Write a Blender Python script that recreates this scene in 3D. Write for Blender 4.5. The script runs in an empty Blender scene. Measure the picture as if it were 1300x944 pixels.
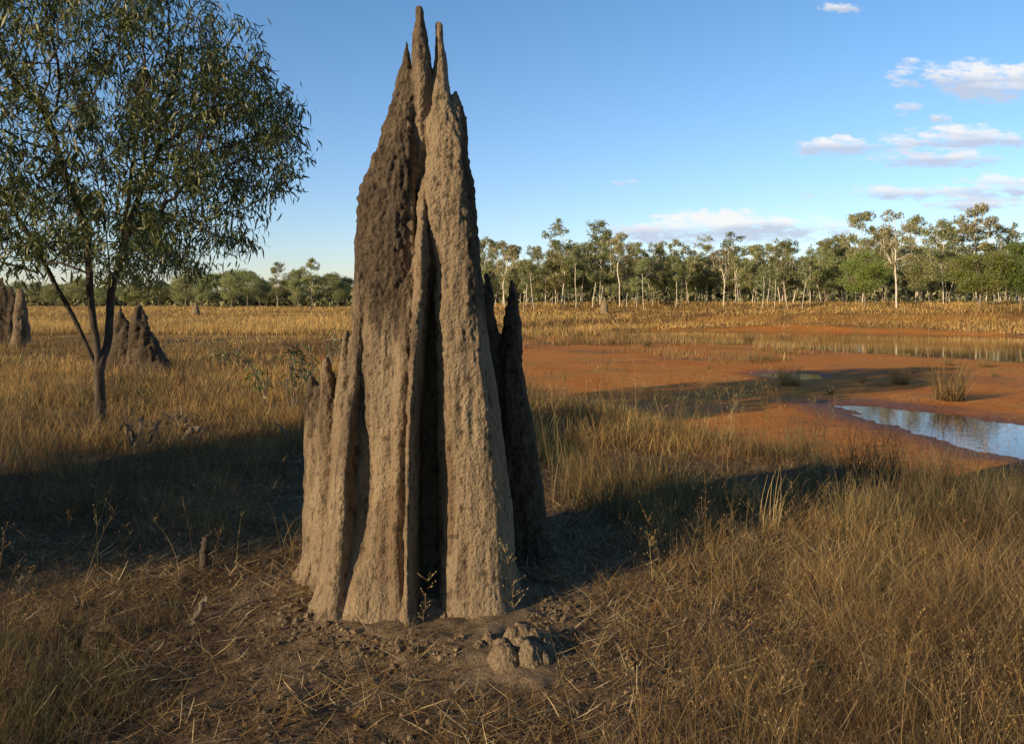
import bpy, math, random
import numpy as np
random.seed(7)
rng = np.random.default_rng(7)
sc = bpy.context.scene
COL = sc.collection
F = 1011.0; EYE = 1.6; HOR = 383.0
R = math.radians

# ------------------------------------------------------------------ helpers
def _hash(ix, iy, iz):
    h = (ix.astype(np.int64)*374761393 + iy.astype(np.int64)*668265263 + iz.astype(np.int64)*2147483647) & 0xFFFFFFFF
    h = ((h ^ (h >> 13))*1274126177) & 0xFFFFFFFF
    h = ((h ^ (h >> 16))*2246822519) & 0xFFFFFFFF
    return ((h ^ (h >> 15)) & 0xFFFFFF)/float(0xFFFFFF)
def vnoise(x, y, z=0.0):
    x = np.asarray(x, float); y = np.asarray(y, float); z = np.zeros_like(x)+z
    ix, iy, iz = np.floor(x), np.floor(y), np.floor(z)
    fx, fy, fz = x-ix, y-iy, z-iz
    u, v, w = [t*t*t*(t*(t*6-15)+10) for t in (fx, fy, fz)]
    def c(a, b, d): return _hash(ix+a, iy+b, iz+d)
    x00 = c(0,0,0)*(1-u)+c(1,0,0)*u; x10 = c(0,1,0)*(1-u)+c(1,1,0)*u
    x01 = c(0,0,1)*(1-u)+c(1,0,1)*u; x11 = c(0,1,1)*(1-u)+c(1,1,1)*u
    return ((x00*(1-v)+x10*v)*(1-w)+(x01*(1-v)+x11*v)*w)*2-1
def fbm(x, y, z=0.0, o=4):
    s = 0; a = 1.0; t = 0; k = 1.0
    for i in range(o):
        s = s+a*vnoise(x*k+17.3*i, y*k-9.1*i, np.asarray(z)*k+3.7*i); t += a; a *= .5; k *= 2.03
    return s/t
def sstep(a, b, x):
    t = np.clip((x-a)/(b-a), 0, 1); return t*t*(3-2*t)
def poly_sd(px, py, poly):
    """signed distance, positive inside"""
    px = np.asarray(px, float); py = np.asarray(py, float)
    d = np.full(px.shape, 1e9); ins = np.zeros(px.shape, bool)
    n = len(poly)
    for i in range(n):
        ax, ay = poly[i]; bx, by = poly[(i+1) % n]
        ex, ey = bx-ax, by-ay
        t = np.clip(((px-ax)*ex+(py-ay)*ey)/(ex*ex+ey*ey), 0, 1)
        d = np.minimum(d, np.hypot(px-ax-t*ex, py-ay-t*ey))
        if ay != by:
            cond = (ay > py) != (by > py)
            ins ^= cond & (px < (bx-ax)*(py-ay)/(by-ay)+ax)
    return np.where(ins, d, -d)

def tag(o, label=None, cat=None, group=None, kind=None):
    if label: o['label'] = label
    if cat: o['category'] = cat
    if group: o['group'] = group
    if kind: o['kind'] = kind
    return o
def empty(name, loc=(0,0,0), rz=0.0, sc_=1.0):
    o = bpy.data.objects.new(name, None); COL.objects.link(o)
    o.location = loc; o.rotation_euler = (0,0,rz); o.scale = (sc_,)*3 if not hasattr(sc_, '__len__') else sc_
    o.empty_display_size = .2
    return o
def link(name, me, parent=None):
    o = bpy.data.objects.new(name, me); COL.objects.link(o)
    if parent: o.parent = parent
    return o

def np_mesh(name, V, quads=None, tris=None, mat=None, col=None, smooth=True):
    me = bpy.data.meshes.new(name)
    V = np.asarray(V, np.float32)
    Q = np.zeros((0,4), int) if quads is None else np.asarray(quads, int).reshape(-1,4)
    T = np.zeros((0,3), int) if tris is None else np.asarray(tris, int).reshape(-1,3)
    me.vertices.add(len(V)); me.vertices.foreach_set('co', V.ravel())
    me.loops.add(len(Q)*4+len(T)*3)
    me.loops.foreach_set('vertex_index', np.concatenate([Q.ravel(), T.ravel()]).astype(np.int32))
    me.polygons.add(len(Q)+len(T))
    st = np.concatenate([np.arange(len(Q))*4, len(Q)*4+np.arange(len(T))*3]).astype(np.int32)
    me.polygons.foreach_set('loop_start', st)
    me.polygons.foreach_set('use_smooth', np.full(len(st), smooth))
    me.update(calc_edges=True); me.validate()
    if col is not None:
        a = me.color_attributes.new('Col', 'FLOAT_COLOR', 'POINT')
        c = np.ones((len(V),4), np.float32); c[:,:col.shape[1]] = col
        a.data.foreach_set('color', c.ravel())
    if mat: me.materials.append(mat)
    return me

# ------------------------------------------------------------------ materials
class NT:
    def __init__(s, nt): s.nt = nt; s.n = nt.nodes; s.l = nt.links
    def new(s, t, **kw):
        n = s.n.new(t)
        for k, v in kw.items():
            if k.startswith('i_'): n.inputs[k[2:].replace('_', ' ')].default_value = v
            else: setattr(n, k, v)
        return n
    def math(s, op, a, b=None, c=None, clamp=False):
        n = s.n.new('ShaderNodeMath'); n.operation = op; n.use_clamp = clamp
        for i, v in enumerate((a, b, c)):
            if v is None: continue
            if isinstance(v, (int, float)): n.inputs[i].default_value = v
            else: s.l.new(v, n.inputs[i])
        return n.outputs[0]
    def mix(s, f, a, b, mode='MIX'):
        n = s.n.new('ShaderNodeMix'); n.data_type = 'RGBA'; n.blend_type = mode
        for i, v in ((0, f), (6, a), (7, b)):
            if isinstance(v, (int, float)): n.inputs[i].default_value = v
            elif isinstance(v, tuple): n.inputs[i].default_value = v if len(v) == 4 else (*v, 1)
            else: s.l.new(v, n.inputs[i])
        return n.outputs[2]
    def noise(s, vec, scale, detail=4, rough=.6):
        n = s.n.new('ShaderNodeTexNoise'); n.inputs['Scale'].default_value = scale
        n.inputs['Detail'].default_value = detail; n.inputs['Roughness'].default_value = rough
        if vec is not None: s.l.new(vec, n.inputs['Vector'])
        return n.outputs['Fac']
    def ramp(s, f, a, b, c0=0.0, c1=1.0):
        n = s.n.new('ShaderNodeMapRange'); n.inputs[1].default_value = a; n.inputs[2].default_value = b
        n.inputs[3].default_value = c0; n.inputs[4].default_value = c1; s.l.new(f, n.inputs[0]); return n.outputs[0]
def mat_new(name):
    m = bpy.data.materials.new(name); m.use_nodes = True
    t = NT(m.node_tree); t.n.clear()
    out = t.new('ShaderNodeOutputMaterial')
    return m, t, out

def blade_mat(name, tint=(1,1,1), trans=.35, rough=.6, spec=.3, objvar=0.0):
    m, t, out = mat_new(name)
    a = t.new('ShaderNodeAttribute', attribute_name='Col')
    c = t.mix(1.0, a.outputs['Color'], tint, 'MULTIPLY')
    if objvar:
        oi = t.new('ShaderNodeObjectInfo')
        h = t.new('ShaderNodeHueSaturation'); t.l.new(c, h.inputs['Color'])
        t.l.new(t.math('MULTIPLY_ADD', oi.outputs['Random'], -.05*objvar, .5+.02*objvar), h.inputs['Hue'])
        r2 = t.math('FRACT', t.math('MULTIPLY', oi.outputs['Random'], 7.31))
        t.l.new(t.math('MULTIPLY_ADD', r2, .55*objvar, 1-.25*objvar), h.inputs['Value'])
        c = h.outputs['Color']
    p = t.new('ShaderNodeBsdfPrincipled'); t.l.new(c, p.inputs['Base Color'])
    p.inputs['Roughness'].default_value = rough; p.inputs['Specular IOR Level'].default_value = spec
    tr = t.new('ShaderNodeBsdfTranslucent'); t.l.new(c, tr.inputs['Color'])
    mx = t.new('ShaderNodeMixShader'); mx.inputs[0].default_value = trans
    t.l.new(p.outputs[0], mx.inputs[1]); t.l.new(tr.outputs[0], mx.inputs[2]); t.l.new(mx.outputs[0], out.inputs[0])
    return m

def bark_mat(name, c0, c1, scale=9, bump=.4, patch=None):
    m, t, out = mat_new(name)
    tc = t.new('ShaderNodeTexCoord')
    mp = t.new('ShaderNodeMapping'); mp.inputs['Scale'].default_value = (1,1,.22); t.l.new(tc.outputs['Object'], mp.inputs[0])
    n1 = t.noise(mp.outputs[0], scale, 6, .7)
    n2 = t.noise(tc.outputs['Object'], 1.3, 3, .6)
    c = t.mix(t.ramp(n1, .35, .65), c0, c1)
    if patch: c = t.mix(t.ramp(n2, .52, .6, 0, .8), c, patch)
    p = t.new('ShaderNodeBsdfPrincipled'); t.l.new(c, p.inputs['Base Color']); p.inputs['Roughness'].default_value = .85
    p.inputs['Specular IOR Level'].default_value = .2
    b = t.new('ShaderNodeBump'); b.inputs['Strength'].default_value = bump; b.inputs['Distance'].default_value = .02
    t.l.new(n1, b.inputs['Height']); t.l.new(b.outputs[0], p.inputs['Normal']); t.l.new(p.outputs[0], out.inputs[0])
    return m

def mound_mat():
    m, t, out = mat_new('termite_earth')
    tc = t.new('ShaderNodeTexCoord'); a = t.new('ShaderNodeAttribute', attribute_name='Col')
    sep = t.new('ShaderNodeSeparateColor'); t.l.new(a.outputs['Color'], sep.inputs[0])
    mp = t.new('ShaderNodeMapping'); mp.inputs['Scale'].default_value = (1,1,.3); t.l.new(tc.outputs['Object'], mp.inputs[0])
    nb = t.noise(mp.outputs[0], 7, 6, .65); nf = t.noise(tc.outputs['Object'], 95, 4, .65)
    nm = t.noise(tc.outputs['Object'], 34, 4, .6)
    pel = t.new('ShaderNodeTexVoronoi'); pel.inputs['Scale'].default_value = 60; t.l.new(tc.outputs['Object'], pel.inputs['Vector'])
    tan = t.mix(t.ramp(nb, .35, .65), (.29,.208,.128), (.42,.315,.20))
    tan = t.mix(sep.outputs['Green'], tan, (.22,.145,.088))          # darker smoother patches
    dark = t.mix(t.ramp(nm, .35, .65), (.030,.023,.018), (.11,.082,.058))
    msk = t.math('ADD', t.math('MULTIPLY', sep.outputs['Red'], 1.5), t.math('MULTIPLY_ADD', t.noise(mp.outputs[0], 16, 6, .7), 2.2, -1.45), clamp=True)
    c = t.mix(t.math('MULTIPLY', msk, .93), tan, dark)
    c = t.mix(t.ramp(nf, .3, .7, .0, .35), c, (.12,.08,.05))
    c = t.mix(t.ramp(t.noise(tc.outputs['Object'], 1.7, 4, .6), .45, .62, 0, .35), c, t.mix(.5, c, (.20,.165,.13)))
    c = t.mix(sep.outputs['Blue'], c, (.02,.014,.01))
    p = t.new('ShaderNodeBsdfPrincipled'); t.l.new(c, p.inputs['Base Color']); p.inputs['Roughness'].default_value = .95
    p.inputs['Specular IOR Level'].default_value = .1
    h = t.math('ADD', t.math('MULTIPLY', nm, 1.0), t.math('MULTIPLY', nf, .9))
    mp2 = t.new('ShaderNodeMapping'); mp2.inputs['Scale'].default_value = (1,1,.28); t.l.new(tc.outputs['Object'], mp2.inputs[0])
    h = t.math('ADD', h, t.math('MULTIPLY', t.noise(mp2.outputs[0], 26, 4, .6), 1.6))
    h = t.math('ADD', h, t.math('MULTIPLY', pel.outputs['Distance'], -.55))
    b = t.new('ShaderNodeBump'); b.inputs['Strength'].default_value = 1.0; b.inputs['Distance'].default_value = .013
    t.l.new(h, b.inputs['Height']); t.l.new(b.outputs[0], p.inputs['Normal']); t.l.new(p.outputs[0], out.inputs[0])
    return m

def ground_mat():
    # Col: R = red clay, G = golden plain, B = damp
    m, t, out = mat_new('ground_soil')
    tc = t.new('ShaderNodeTexCoord'); a = t.new('ShaderNodeAttribute', attribute_name='Col')
    sep = t.new('ShaderNodeSeparateColor'); t.l.new(a.outputs['Color'], sep.inputs[0])
    ob = tc.outputs['Object']
    n0 = t.noise(ob, .7, 6, .6); n1 = t.noise(ob, 6, 6, .65); n2 = t.noise(ob, 40, 4, .7); n3 = t.noise(ob, 160, 2, .6)
    soil = t.mix(t.ramp(n1, .35, .65), (.105,.070,.038), (.23,.155,.085))
    soil = t.mix(t.ramp(n2, .45, .62, 0, .7), soil, (.075,.046,.028))
    soil = t.mix(t.ramp(n3, .58, .68, 0, .6), soil, (.36,.26,.16))
    plain = t.mix(t.ramp(n1, .35, .65), (.32,.17,.05), (.42,.24,.075))
    plain = t.mix(t.ramp(t.noise(ob, .45, 5, .6), .45, .6, 0, .75), plain, (.13,.085,.04))
    clay = t.mix(t.ramp(n0, .35, .65), (.68,.225,.038), (.80,.34,.085))
    clay = t.mix(t.ramp(n1, .5, .7, 0, .5), clay, (.42,.14,.035))
    clay = t.mix(t.ramp(n2, .56, .66, 0, .45), clay, (.24,.09,.03))
    clay = t.mix(t.ramp(t.noise(ob, .35, 4, .6), .52, .66, 0, .45), clay, (.36,.24,.06))
    vo = t.new('ShaderNodeTexVoronoi', feature='DISTANCE_TO_EDGE'); vo.inputs['Scale'].default_value = 2.6
    wv = t.new('ShaderNodeMixRGB'); wv.inputs[0].default_value = .12; t.l.new(ob, wv.inputs[1]); nc = t.new('ShaderNodeTexNoise'); nc.inputs['Scale'].default_value = 5; t.l.new(ob, nc.inputs['Vector']); t.l.new(nc.outputs['Color'], wv.inputs[2]); t.l.new(wv.outputs[0], vo.inputs['Vector'])
    crk = t.math('MULTIPLY', t.ramp(vo.outputs['Distance'], 0, .045, 1, 0), t.ramp(n0, .42, .55, 0, 1))
    pock = t.ramp(t.noise(ob, 11, 2, .5), .60, .70, 0, 1)
    clay = t.mix(t.math('MULTIPLY', crk, .55), clay, (.20,.07,.02)); clay = t.mix(t.math('MULTIPLY', pock, .5), clay, (.30,.10,.03))
    c = t.mix(sep.outputs['Green'], soil, plain)
    c = t.mix(sep.outputs['Red'], c, clay)
    c = t.mix(sep.outputs['Blue'], c, (.15,.06,.03))
    c = t.mix(a.outputs['Alpha'], c, t.mix(t.ramp(n1, .35, .65), (.20,.14,.085), (.31,.225,.14)))
    p = t.new('ShaderNodeBsdfPrincipled'); t.l.new(c, p.inputs['Base Color'])
    t.l.new(t.ramp(sep.outputs['Blue'], 0, 1, .95, .45), p.inputs['Roughness']); p.inputs['Specular IOR Level'].default_value = .15
    h = t.math('ADD', n1, t.math('ADD', t.math('MULTIPLY', n2, .4), t.math('MULTIPLY', n3, .12)))
    h = t.math('SUBTRACT', h, t.math('MULTIPLY', sep.outputs['Red'], t.math('ADD', t.math('MULTIPLY', crk, .5), t.math('MULTIPLY', pock, .6))))
    b = t.new('ShaderNodeBump'); b.inputs['Strength'].default_value = .8; b.inputs['Distance'].default_value = .05
    t.l.new(h, b.inputs['Height']); t.l.new(b.outputs[0], p.inputs['Normal']); t.l.new(p.outputs[0], out.inputs[0])
    return m

def water_mat(name, murk, scale, strength, rough):
    m, t, out = mat_new(name)
    tc = t.new('ShaderNodeTexCoord')
    n = t.noise(tc.outputs['Object'], scale, 3, .5)
    p = t.new('ShaderNodeBsdfPrincipled'); p.inputs['Base Color'].default_value = (*murk, 1)
    p.inputs['Roughness'].default_value = rough; p.inputs['IOR'].default_value = 1.33; p.inputs['Specular IOR Level'].default_value = .6
    b = t.new('ShaderNodeBump'); b.inputs['Strength'].default_value = strength; b.inputs['Distance'].default_value = .02
    t.l.new(n, b.inputs['Height']); t.l.new(b.outputs[0], p.inputs['Normal']); t.l.new(p.outputs[0], out.inputs[0])
    return m

# ------------------------------------------------------------------ terrain
PAN = [(0,16),(.8,13.6),(2.4,10.4),(3.3,9.3),(3.9,8.3),(4.7,7.1),(6.3,6.4),(10,5.6),(30,4),(80,2),(95,54),(55,58),(32,62),(16,69),(4,62),(-2,50),(-4,32),(-3,21)]
def px_w(px, py, z):
    Y = (EYE-z)*F/(py-HOR); return ((px-650)*Y/F, Y)
PUD = [px_w(*p, -.52) for p in [(1052,513),(1100,528),(1150,541),(1200,555),(1260,572),(1300,583),(1420,600),(1420,548),(1300,537),(1230,528),(1160,519),(1100,513)]]
PUD2 = [px_w(*p, -.5) for p in [(968,474),(1000,479),(1035,477),(1028,473),(990,471)]]
POOL = [px_w(*p, -.55) for p in [(760,424),(830,430),(900,434),(1000,438),(1100,446),(1200,452),(1300,458),(1500,470),(1520,432),(1300,427),(1150,421.5),(1000,418),(880,419),(790,421)]]
WZ_PUD, WZ_POOL = -.545, -.60
def terrain(x, y):
    x = np.asarray(x, float); y = np.asarray(y, float)
    r = np.hypot(x, y)
    sd = poly_sd(x, y, PAN)+fbm(x*.35, y*.35, 1.0, 3)*.7
    z = -.5*sstep(-.9, 1.2, sd)
    rise = 1.35*sstep(59, 90, y+.6*np.clip(x-14, 0, 40))*sstep(-30, 15, x)+.62*sstep(30, 110, y)*(1-sstep(-30, 15, x))
    z = z+rise
    amp = np.where(sd > .5, .25, 1.0)
    z = z+amp*(.05*fbm(x*.5, y*.5, 5, 3)+(.030*fbm(x*3, y*3, 8, 3)+.014*fbm(x*10, y*10, 18, 2))*np.clip(20/np.maximum(r, 1), 0, 1))
    z = z+.02*fbm(x*.25, y*.25, 9, 3)*np.clip(r/20, 0, 1)
    sp = poly_sd(x, y, PUD)+fbm(x*2.2, y*2.2, 3, 4)*.30+fbm(x*9, y*9, 3, 2)*.08
    z = z-.09*sstep(-.5, .5, sp)
    s2 = poly_sd(x, y, PUD2)+fbm(x*1.5, y*1.5, 4, 3)*.25
    z = z-.09*sstep(-.7, .5, s2)
    s3 = poly_sd(x, y, POOL)+fbm(x*.5, y*.5, 4, 3)*1.2
    z = z-.22*sstep(-2.5, 2.0, s3)
    # raised trampled earth collar round the big mound
    z = z+.03*np.exp(-(((x+.45)/.75)**2+((y-4.3)/.7)**2)**2)
    # foreground bank at right swells a little
    z = z+.06*np.exp(-(((x-3.6)/1.6)**2+((y-4.6)/1.2)**2))
    return z
def tz(x, y): return float(terrain(np.array([x]), np.array([y]))[0])
def on_ground(px, py):
    """where the sight line through a photo point meets the terrain"""
    Ys = np.geomspace(2.2, 300, 4000); xs = (px-650)*Ys/F; zs = EYE-(py-HOR)*Ys/F
    t = terrain(xs, Ys); k = np.argmax(zs <= t)
    if zs[k] > t[k]: k = len(Ys)-1
    return float(xs[k]), float(Ys[k]), float(t[k])

GROUND = ground_mat()
def build_ground():
    ang = np.concatenate([np.arange(-180, -46, 4.0), np.arange(-46, 46, .16), np.arange(46, 180, 4.0)])
    rad = np.concatenate([[.01], np.geomspace(.8, 2.2, 8)[:-1], np.geomspace(2.2, 24, 440)[:-1], np.geomspace(24, 130, 210)[:-1], np.geomspace(130, 3000, 26)])
    A, Rr = np.meshgrid(np.radians(ang), rad)
    x = np.sin(A)*Rr; y = np.cos(A)*Rr
    xf, yf = x.ravel(), y.ravel()
    z = terrain(xf, yf)
    na = len(ang); nr = len(rad)
    i = np.arange(nr-1)[:, None]*na; j = np.arange(na)[None, :]; j2 = (j+1) % na
    Q = np.stack([i+j, i+j2, i+na+j2, i+na+j], -1).reshape(-1, 4)
    sd = poly_sd(xf, yf, PAN)+fbm(xf*.6, yf*.6, 2, 4)*1.6
    clay = sstep(-.6, .6, sd)
    # clay showing between tussocks on the near bank and on the far bank
    clay = np.maximum(clay, .75*sstep(-5, 0, sd+fbm(xf*.5, yf*.5, 12, 4)*4)*(yf > 8))
    far = sstep(.8, 2.0, -poly_sd(xf, yf, POOL)+fbm(xf*.3, yf*.3, 66, 3)*1.5)*(yf > 49-.25*np.maximum(xf-12, 0))
    clay = clay*(1-.85*far)
    gold = sstep(8, 13, yf)
    wet = np.maximum(sstep(-1.5, -.05, poly_sd(xf, yf, PUD)+fbm(xf, yf, 3, 3)*.5), sstep(-1.2, 0, poly_sd(xf, yf, PUD2)))
    wet = np.maximum(wet, .6*(yf < 48)*sstep(-1.8, -.3, poly_sd(xf, yf, POOL)+fbm(xf*.4, yf*.4, 3, 3)*1.5))
    wet = np.maximum(wet*.85, .35*clay*sstep(.1, .5, fbm(xf*.3, yf*.5, 31, 4))*(yf < 50))
    dust = (1-sstep(.95, 1.55, np.hypot((xf+.45)/.85, (yf-4.3)/.85)+.35*fbm(xf*3, yf*3, 40, 3)))
    me = np_mesh('ground', np.stack([xf, yf, z], 1), Q, None, GROUND, np.stack([clay, gold, wet, dust], 1))
    tag(link('ground', me), kind='structure')
build_ground()

def water(name, poly, z, mat, grow):
    P = np.array(poly); c = P.mean(0); P = c+(P-c)*grow
    me = bpy.data.meshes.new(name); me.from_pydata([(x, y, z) for x, y in P], [], [tuple(range(len(P)))]); me.materials.append(mat)
    tag(link(name, me), kind='structure')
W1 = water_mat('puddle_water', (.05,.03,.02), 7, .10, .03)
W2 = water_mat('pool_water', (.13,.085,.045), 3, .10, .05)
water('puddle_water', [(4.2,18.5),(4.2,9.2),(22,6.5),(22,18.5)], WZ_PUD, W1, 1.0)
water('small_puddle_water', PUD2, WZ_PUD+.003, W1, 1.6)
water('pool_water', POOL, WZ_POOL, W2, 1.08)

# ------------------------------------------------------------------ termite mounds
MOUND = mound_mat()
def superloop(cx, cy, a, b, n, N=28):
    th = np.linspace(0, 2*np.pi, N, endpoint=False)
    c, s = np.cos(th), np.sin(th)
    return np.stack([cx+a*np.sign(c)*np.abs(c)**(2/n), cy+b*np.sign(s)*np.abs(s)**(2/n)], 1)
def fin(Yr, secs, n=2.4, jag=.004, seed=0):
    """closed tapering fin; secs = (py, pxL, pxR, Yfront, Yback) from the tip down"""
    S = np.array(secs, float); top = S[0, 0]; bot = S[-1, 0]
    pys = np.arange(top, bot+.1, 5.0)
    L = np.interp(pys, S[:,0], S[:,1]); Rr = np.interp(pys, S[:,0], S[:,2])
    Yf = np.interp(pys, S[:,0], S[:,3]); Yb = np.interp(pys, S[:,0], S[:,4])
    V = []; T = []; Q = []; N = 28
    for i, py in enumerate(pys):
        xl = (L[i]-650)*Yr/F; xr = (Rr[i]-650)*Yr/F; z = EYE-(py-HOR)*Yr/F
        j1 = jag*float(vnoise(np.array([z*9.0]), np.array([seed+.5]))[0])*2; j2 = jag*float(vnoise(np.array([z*11.0]), np.array([seed+5.5]))[0])*2
        lp = superloop((xl+xr)/2+(j1+j2)/2, (Yf[i]+Yb[i])/2, max((xr-xl)/2+(j1-j2)/2, .006), max((Yb[i]-Yf[i])/2, .006), n, N)
        V += [(p[0], p[1], z) for p in lp]
    m = len(pys)
    for i in range(m-1):
        for k in range(N):
            k2 = (k+1) % N; Q.append((i*N+k, i*N+k2, (i+1)*N+k2, (i+1)*N+k))
    return V, Q, [tuple(range(N))[::-1], tuple((m-1)*N+k for k in range(N))]
def remesh_union(fins, voxel):
    V = []; Fc = []
    for v, q, caps in fins:
        o = len(V); V += v; Fc += [tuple(i+o for i in f) for f in list(q)+caps]
    me = bpy.data.meshes.new('tmp'); me.from_pydata(V, [], Fc)
    ob = bpy.data.objects.new('tmp', me); COL.objects.link(ob)
    md = ob.modifiers.new('r', 'REMESH'); md.mode = 'VOXEL'; md.voxel_size = voxel; md.adaptivity = 0
    s = ob.modifiers.new('s', 'SMOOTH'); s.factor = .4; s.iterations = 1
    dg = bpy.context.evaluated_depsgraph_get(); out = bpy.data.meshes.new_from_object(ob.evaluated_get(dg))
    bpy.data.objects.remove(ob); bpy.data.meshes.remove(me)
    return out
def roughen(me, loc, rough=1.0, crust_shade=None, patch=None, scale=1.0):
    n = len(me.vertices); co = np.zeros(n*3, np.float32); me.vertices.foreach_get('co', co); co = co.reshape(-1,3)
    no = np.zeros(n*3, np.float32); me.vertices.foreach_get('normal', no); no = no.reshape(-1,3)
    x, y, z = co.astype(float).T; s = 1/scale
    cr = crust_shade(x, y, z) if crust_shade else np.zeros(n)
    d = .012*fbm(x*7*s, y*7*s, z*1.8*s, 3)
    d -= .010*np.abs(fbm(x*16*s+4, y*16*s, z*1.6*s, 3))*2-.006
    d += (.0045+.006*cr)*fbm(x*30*s, y*30*s+30, z*9*s, 3)
    g = vnoise(x*55*s, y*55*s, z*34*s+70); d += (.0022+.0045*cr)*g
    g2 = vnoise(x*105*s+9, y*105*s, z*80*s); d += .0028*g2
    worn = .45+.9*sstep(-.35, .4, fbm(x*3.1+7, y*3.1, z*1.7, 3))
    d = .010*fbm(x*7*s, y*7*s, z*1.8*s, 3)+(d-.010*fbm(x*7*s, y*7*s, z*1.8*s, 3))*worn
    if scale == 1.0: d = d*(1-.5*sstep(2.55, 2.95, z))+.05*np.exp(-np.maximum(z, 0)/.06)*(1+.6*fbm(x*9, y*9, 2.0, 2))
    co2 = co+no*(d*rough*scale)[:,None]
    col = np.zeros((n,4), np.float32); col[:,3] = 1; col[:,0] = cr
    if patch: col[:,1] = patch(x, y, z)
    col[:,2] = np.clip(-g*1.2-.35, 0, .55)
    me.vertices.foreach_set('co', (co2-np.array(loc)).astype(np.float32).ravel())
    a = me.color_attributes.new('Col', 'FLOAT_COLOR', 'POINT'); a.data.foreach_set('color', col.ravel())
    me.polygons.foreach_set('use_smooth', np.ones(len(me.polygons), bool)); me.materials.clear(); me.materials.append(MOUND); me.update()

def main_mound():
    B = []
    # right slab with its thin spire
    B.append(fin(4.2, [(22,553,558,4.27,4.33),(34,552,560,4.26,4.34),(48,551,561,4.26,4.34),(60,550,563,4.25,4.36),(100,547,567,4.22,4.4),(125,545,571,4.2,4.43),(150,541,583,4.17,4.45),(180,540,591,4.14,4.47),(240,538,598,4.11,4.5),(330,546,607,4.1,4.55),
        (400,551,614,4.08,4.6),(470,555,624,4.06,4.6),(560,555,638,4.04,4.65),(650,557,648,4.02,4.7),(790,559,656,3.97,4.75),(880,560,664,3.93,4.8)], 3.4, .005, 1))
    B.append(fin(4.25, [(112,576,579,4.3,4.36),(125,568,582,4.26,4.4),(150,560,590,4.2,4.45),(200,555,594,4.2,4.5)], 2.2, .003, 2))
    # centre spire, and the sharp front rib below it
    B.append(fin(4.2, [(5,528,534,4.22,4.28),(10,527,535,4.21,4.29),(22,526,535,4.2,4.3),(28,524,537,4.2,4.3),(60,522,543,4.17,4.33),(85,521,547,4.16,4.36),(110,521,548,4.18,4.38),(150,522,546,4.22,4.4),(200,522,546,4.24,4.4),(300,522,546,4.24,4.4)], 2.0, .005, 3))
    B.append(fin(4.1, [(190,533,538,4.30,4.4),(220,531,541,4.22,4.4),(250,528,543,4.15,4.4),(285,527,544,4.09,4.4),(330,526,545,4.04,4.4),(400,524,540,4.0,4.4),(500,519,533,3.95,4.4),(600,517,530,3.91,4.4),(700,516,529,3.89,4.4),(800,516,530,3.86,4.4),(880,514,532,3.82,4.4)], 2.0, .004, 23))
    # left slab with the dark crust
    B.append(fin(4.25, [(48,512,516,4.29,4.34),(64,510,518,4.28,4.36),(80,507,520,4.26,4.38),(100,501,524,4.24,4.4),(150,490,528,4.2,4.45),(190,477,530,4.18,4.5),(235,460,532,4.16,4.5),(290,452,532,4.15,4.52),(350,446,532,4.14,4.55),(430,443,532,4.13,4.6),
        (480,440,530,4.12,4.62),(540,432,530,4.1,4.65),(620,424,530,4.07,4.68),(700,414,530,4.0,4.7),(750,408,530,3.95,4.75),(800,402,530,3.885,4.75),(880,396,530,3.86,4.8)], 3.2, .006, 4))
    B.append(fin(4.1, [(300,452,460,4.2,4.3),(360,447,472,4.11,4.4),(440,444,464,4.08,4.4),(500,440,456,4.04,4.4),(560,435,454,4.01,4.4),(650,426,452,3.97,4.4),(750,412,450,3.93,4.4),(800,405,446,3.9,4.4),(880,400,440,3.86,4.4)], 2.2, .007, 5))
    B.append(fin(4.12, [(110,502,522,4.22,4.3),(180,486,523,4.15,4.4),(250,467,524,4.12,4.4),(350,456,526,4.09,4.4),(450,453,526,4.06,4.4),(490,457,526,4.04,4.4),(540,465,526,4.02,4.4),(620,470,526,4.00,4.4),(690,460,526,3.97,4.4),(740,438,527,3.93,4.4),(800,426,528,3.89,4.4),(880,418,528,3.85,4.4)], 2.9, .006, 6))
    B.append(fin(4.1, [(290,512,528,4.2,4.3),(360,505,532,4.09,4.4),(440,500,531,4.03,4.4),(500,498,526,3.99,4.4),(600,496,523,3.955,4.4),(700,494,522,3.93,4.4),(800,494,523,3.885,4.4),(880,490,523,3.84,4.4)], 2.2, .005, 31))
    # core joining everything
    B.append(fin(4.4, [(120,518,572,4.3,4.5),(200,500,585,4.26,4.55),(300,485,595,4.30,4.6),(400,480,605,4.36,4.7),(600,470,622,4.38,4.8),(880,460,640,4.36,4.9)], 2.6, .004, 7))
    B.append(fin(4.45, [(470,430,450,4.42,4.7),(560,420,460,4.38,4.75),(740,404,470,4.3,4.85),(830,398,470,4.25,4.9)], 2.2, .004, 28))
    # low soft fins at the back left
    B.append(fin(4.55, [(420,434,437,4.62,4.66),(440,431,440,4.58,4.7),(480,426,446,4.54,4.75),(560,420,450,4.5,4.8),(740,412,460,4.46,4.85),(830,408,460,4.42,4.9)], 2.2, .004, 8))
    B.append(fin(4.6, [(455,410,414,4.62,4.68),(475,406,418,4.6,4.72),(520,402,430,4.57,4.75),(600,398,436,4.52,4.8),(740,396,440,4.46,4.85),(830,394,440,4.42,4.9)], 2.2, .004, 9))
    B.append(fin(4.65, [(478,389,393,4.68,4.72),(492,387,400,4.66,4.76),(540,385,410,4.62,4.8),(620,384,425,4.58,4.85),(740,383,430,4.52,4.9),(830,380,430,4.5,4.9)], 2.2, .004, 10))
    B.append(fin(4.6, [(492,392,446,4.64,4.75),(560,386,450,4.60,4.8),(740,384,450,4.50,4.85),(830,382,450,4.46,4.9)], 2.8, .01, 29))
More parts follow.
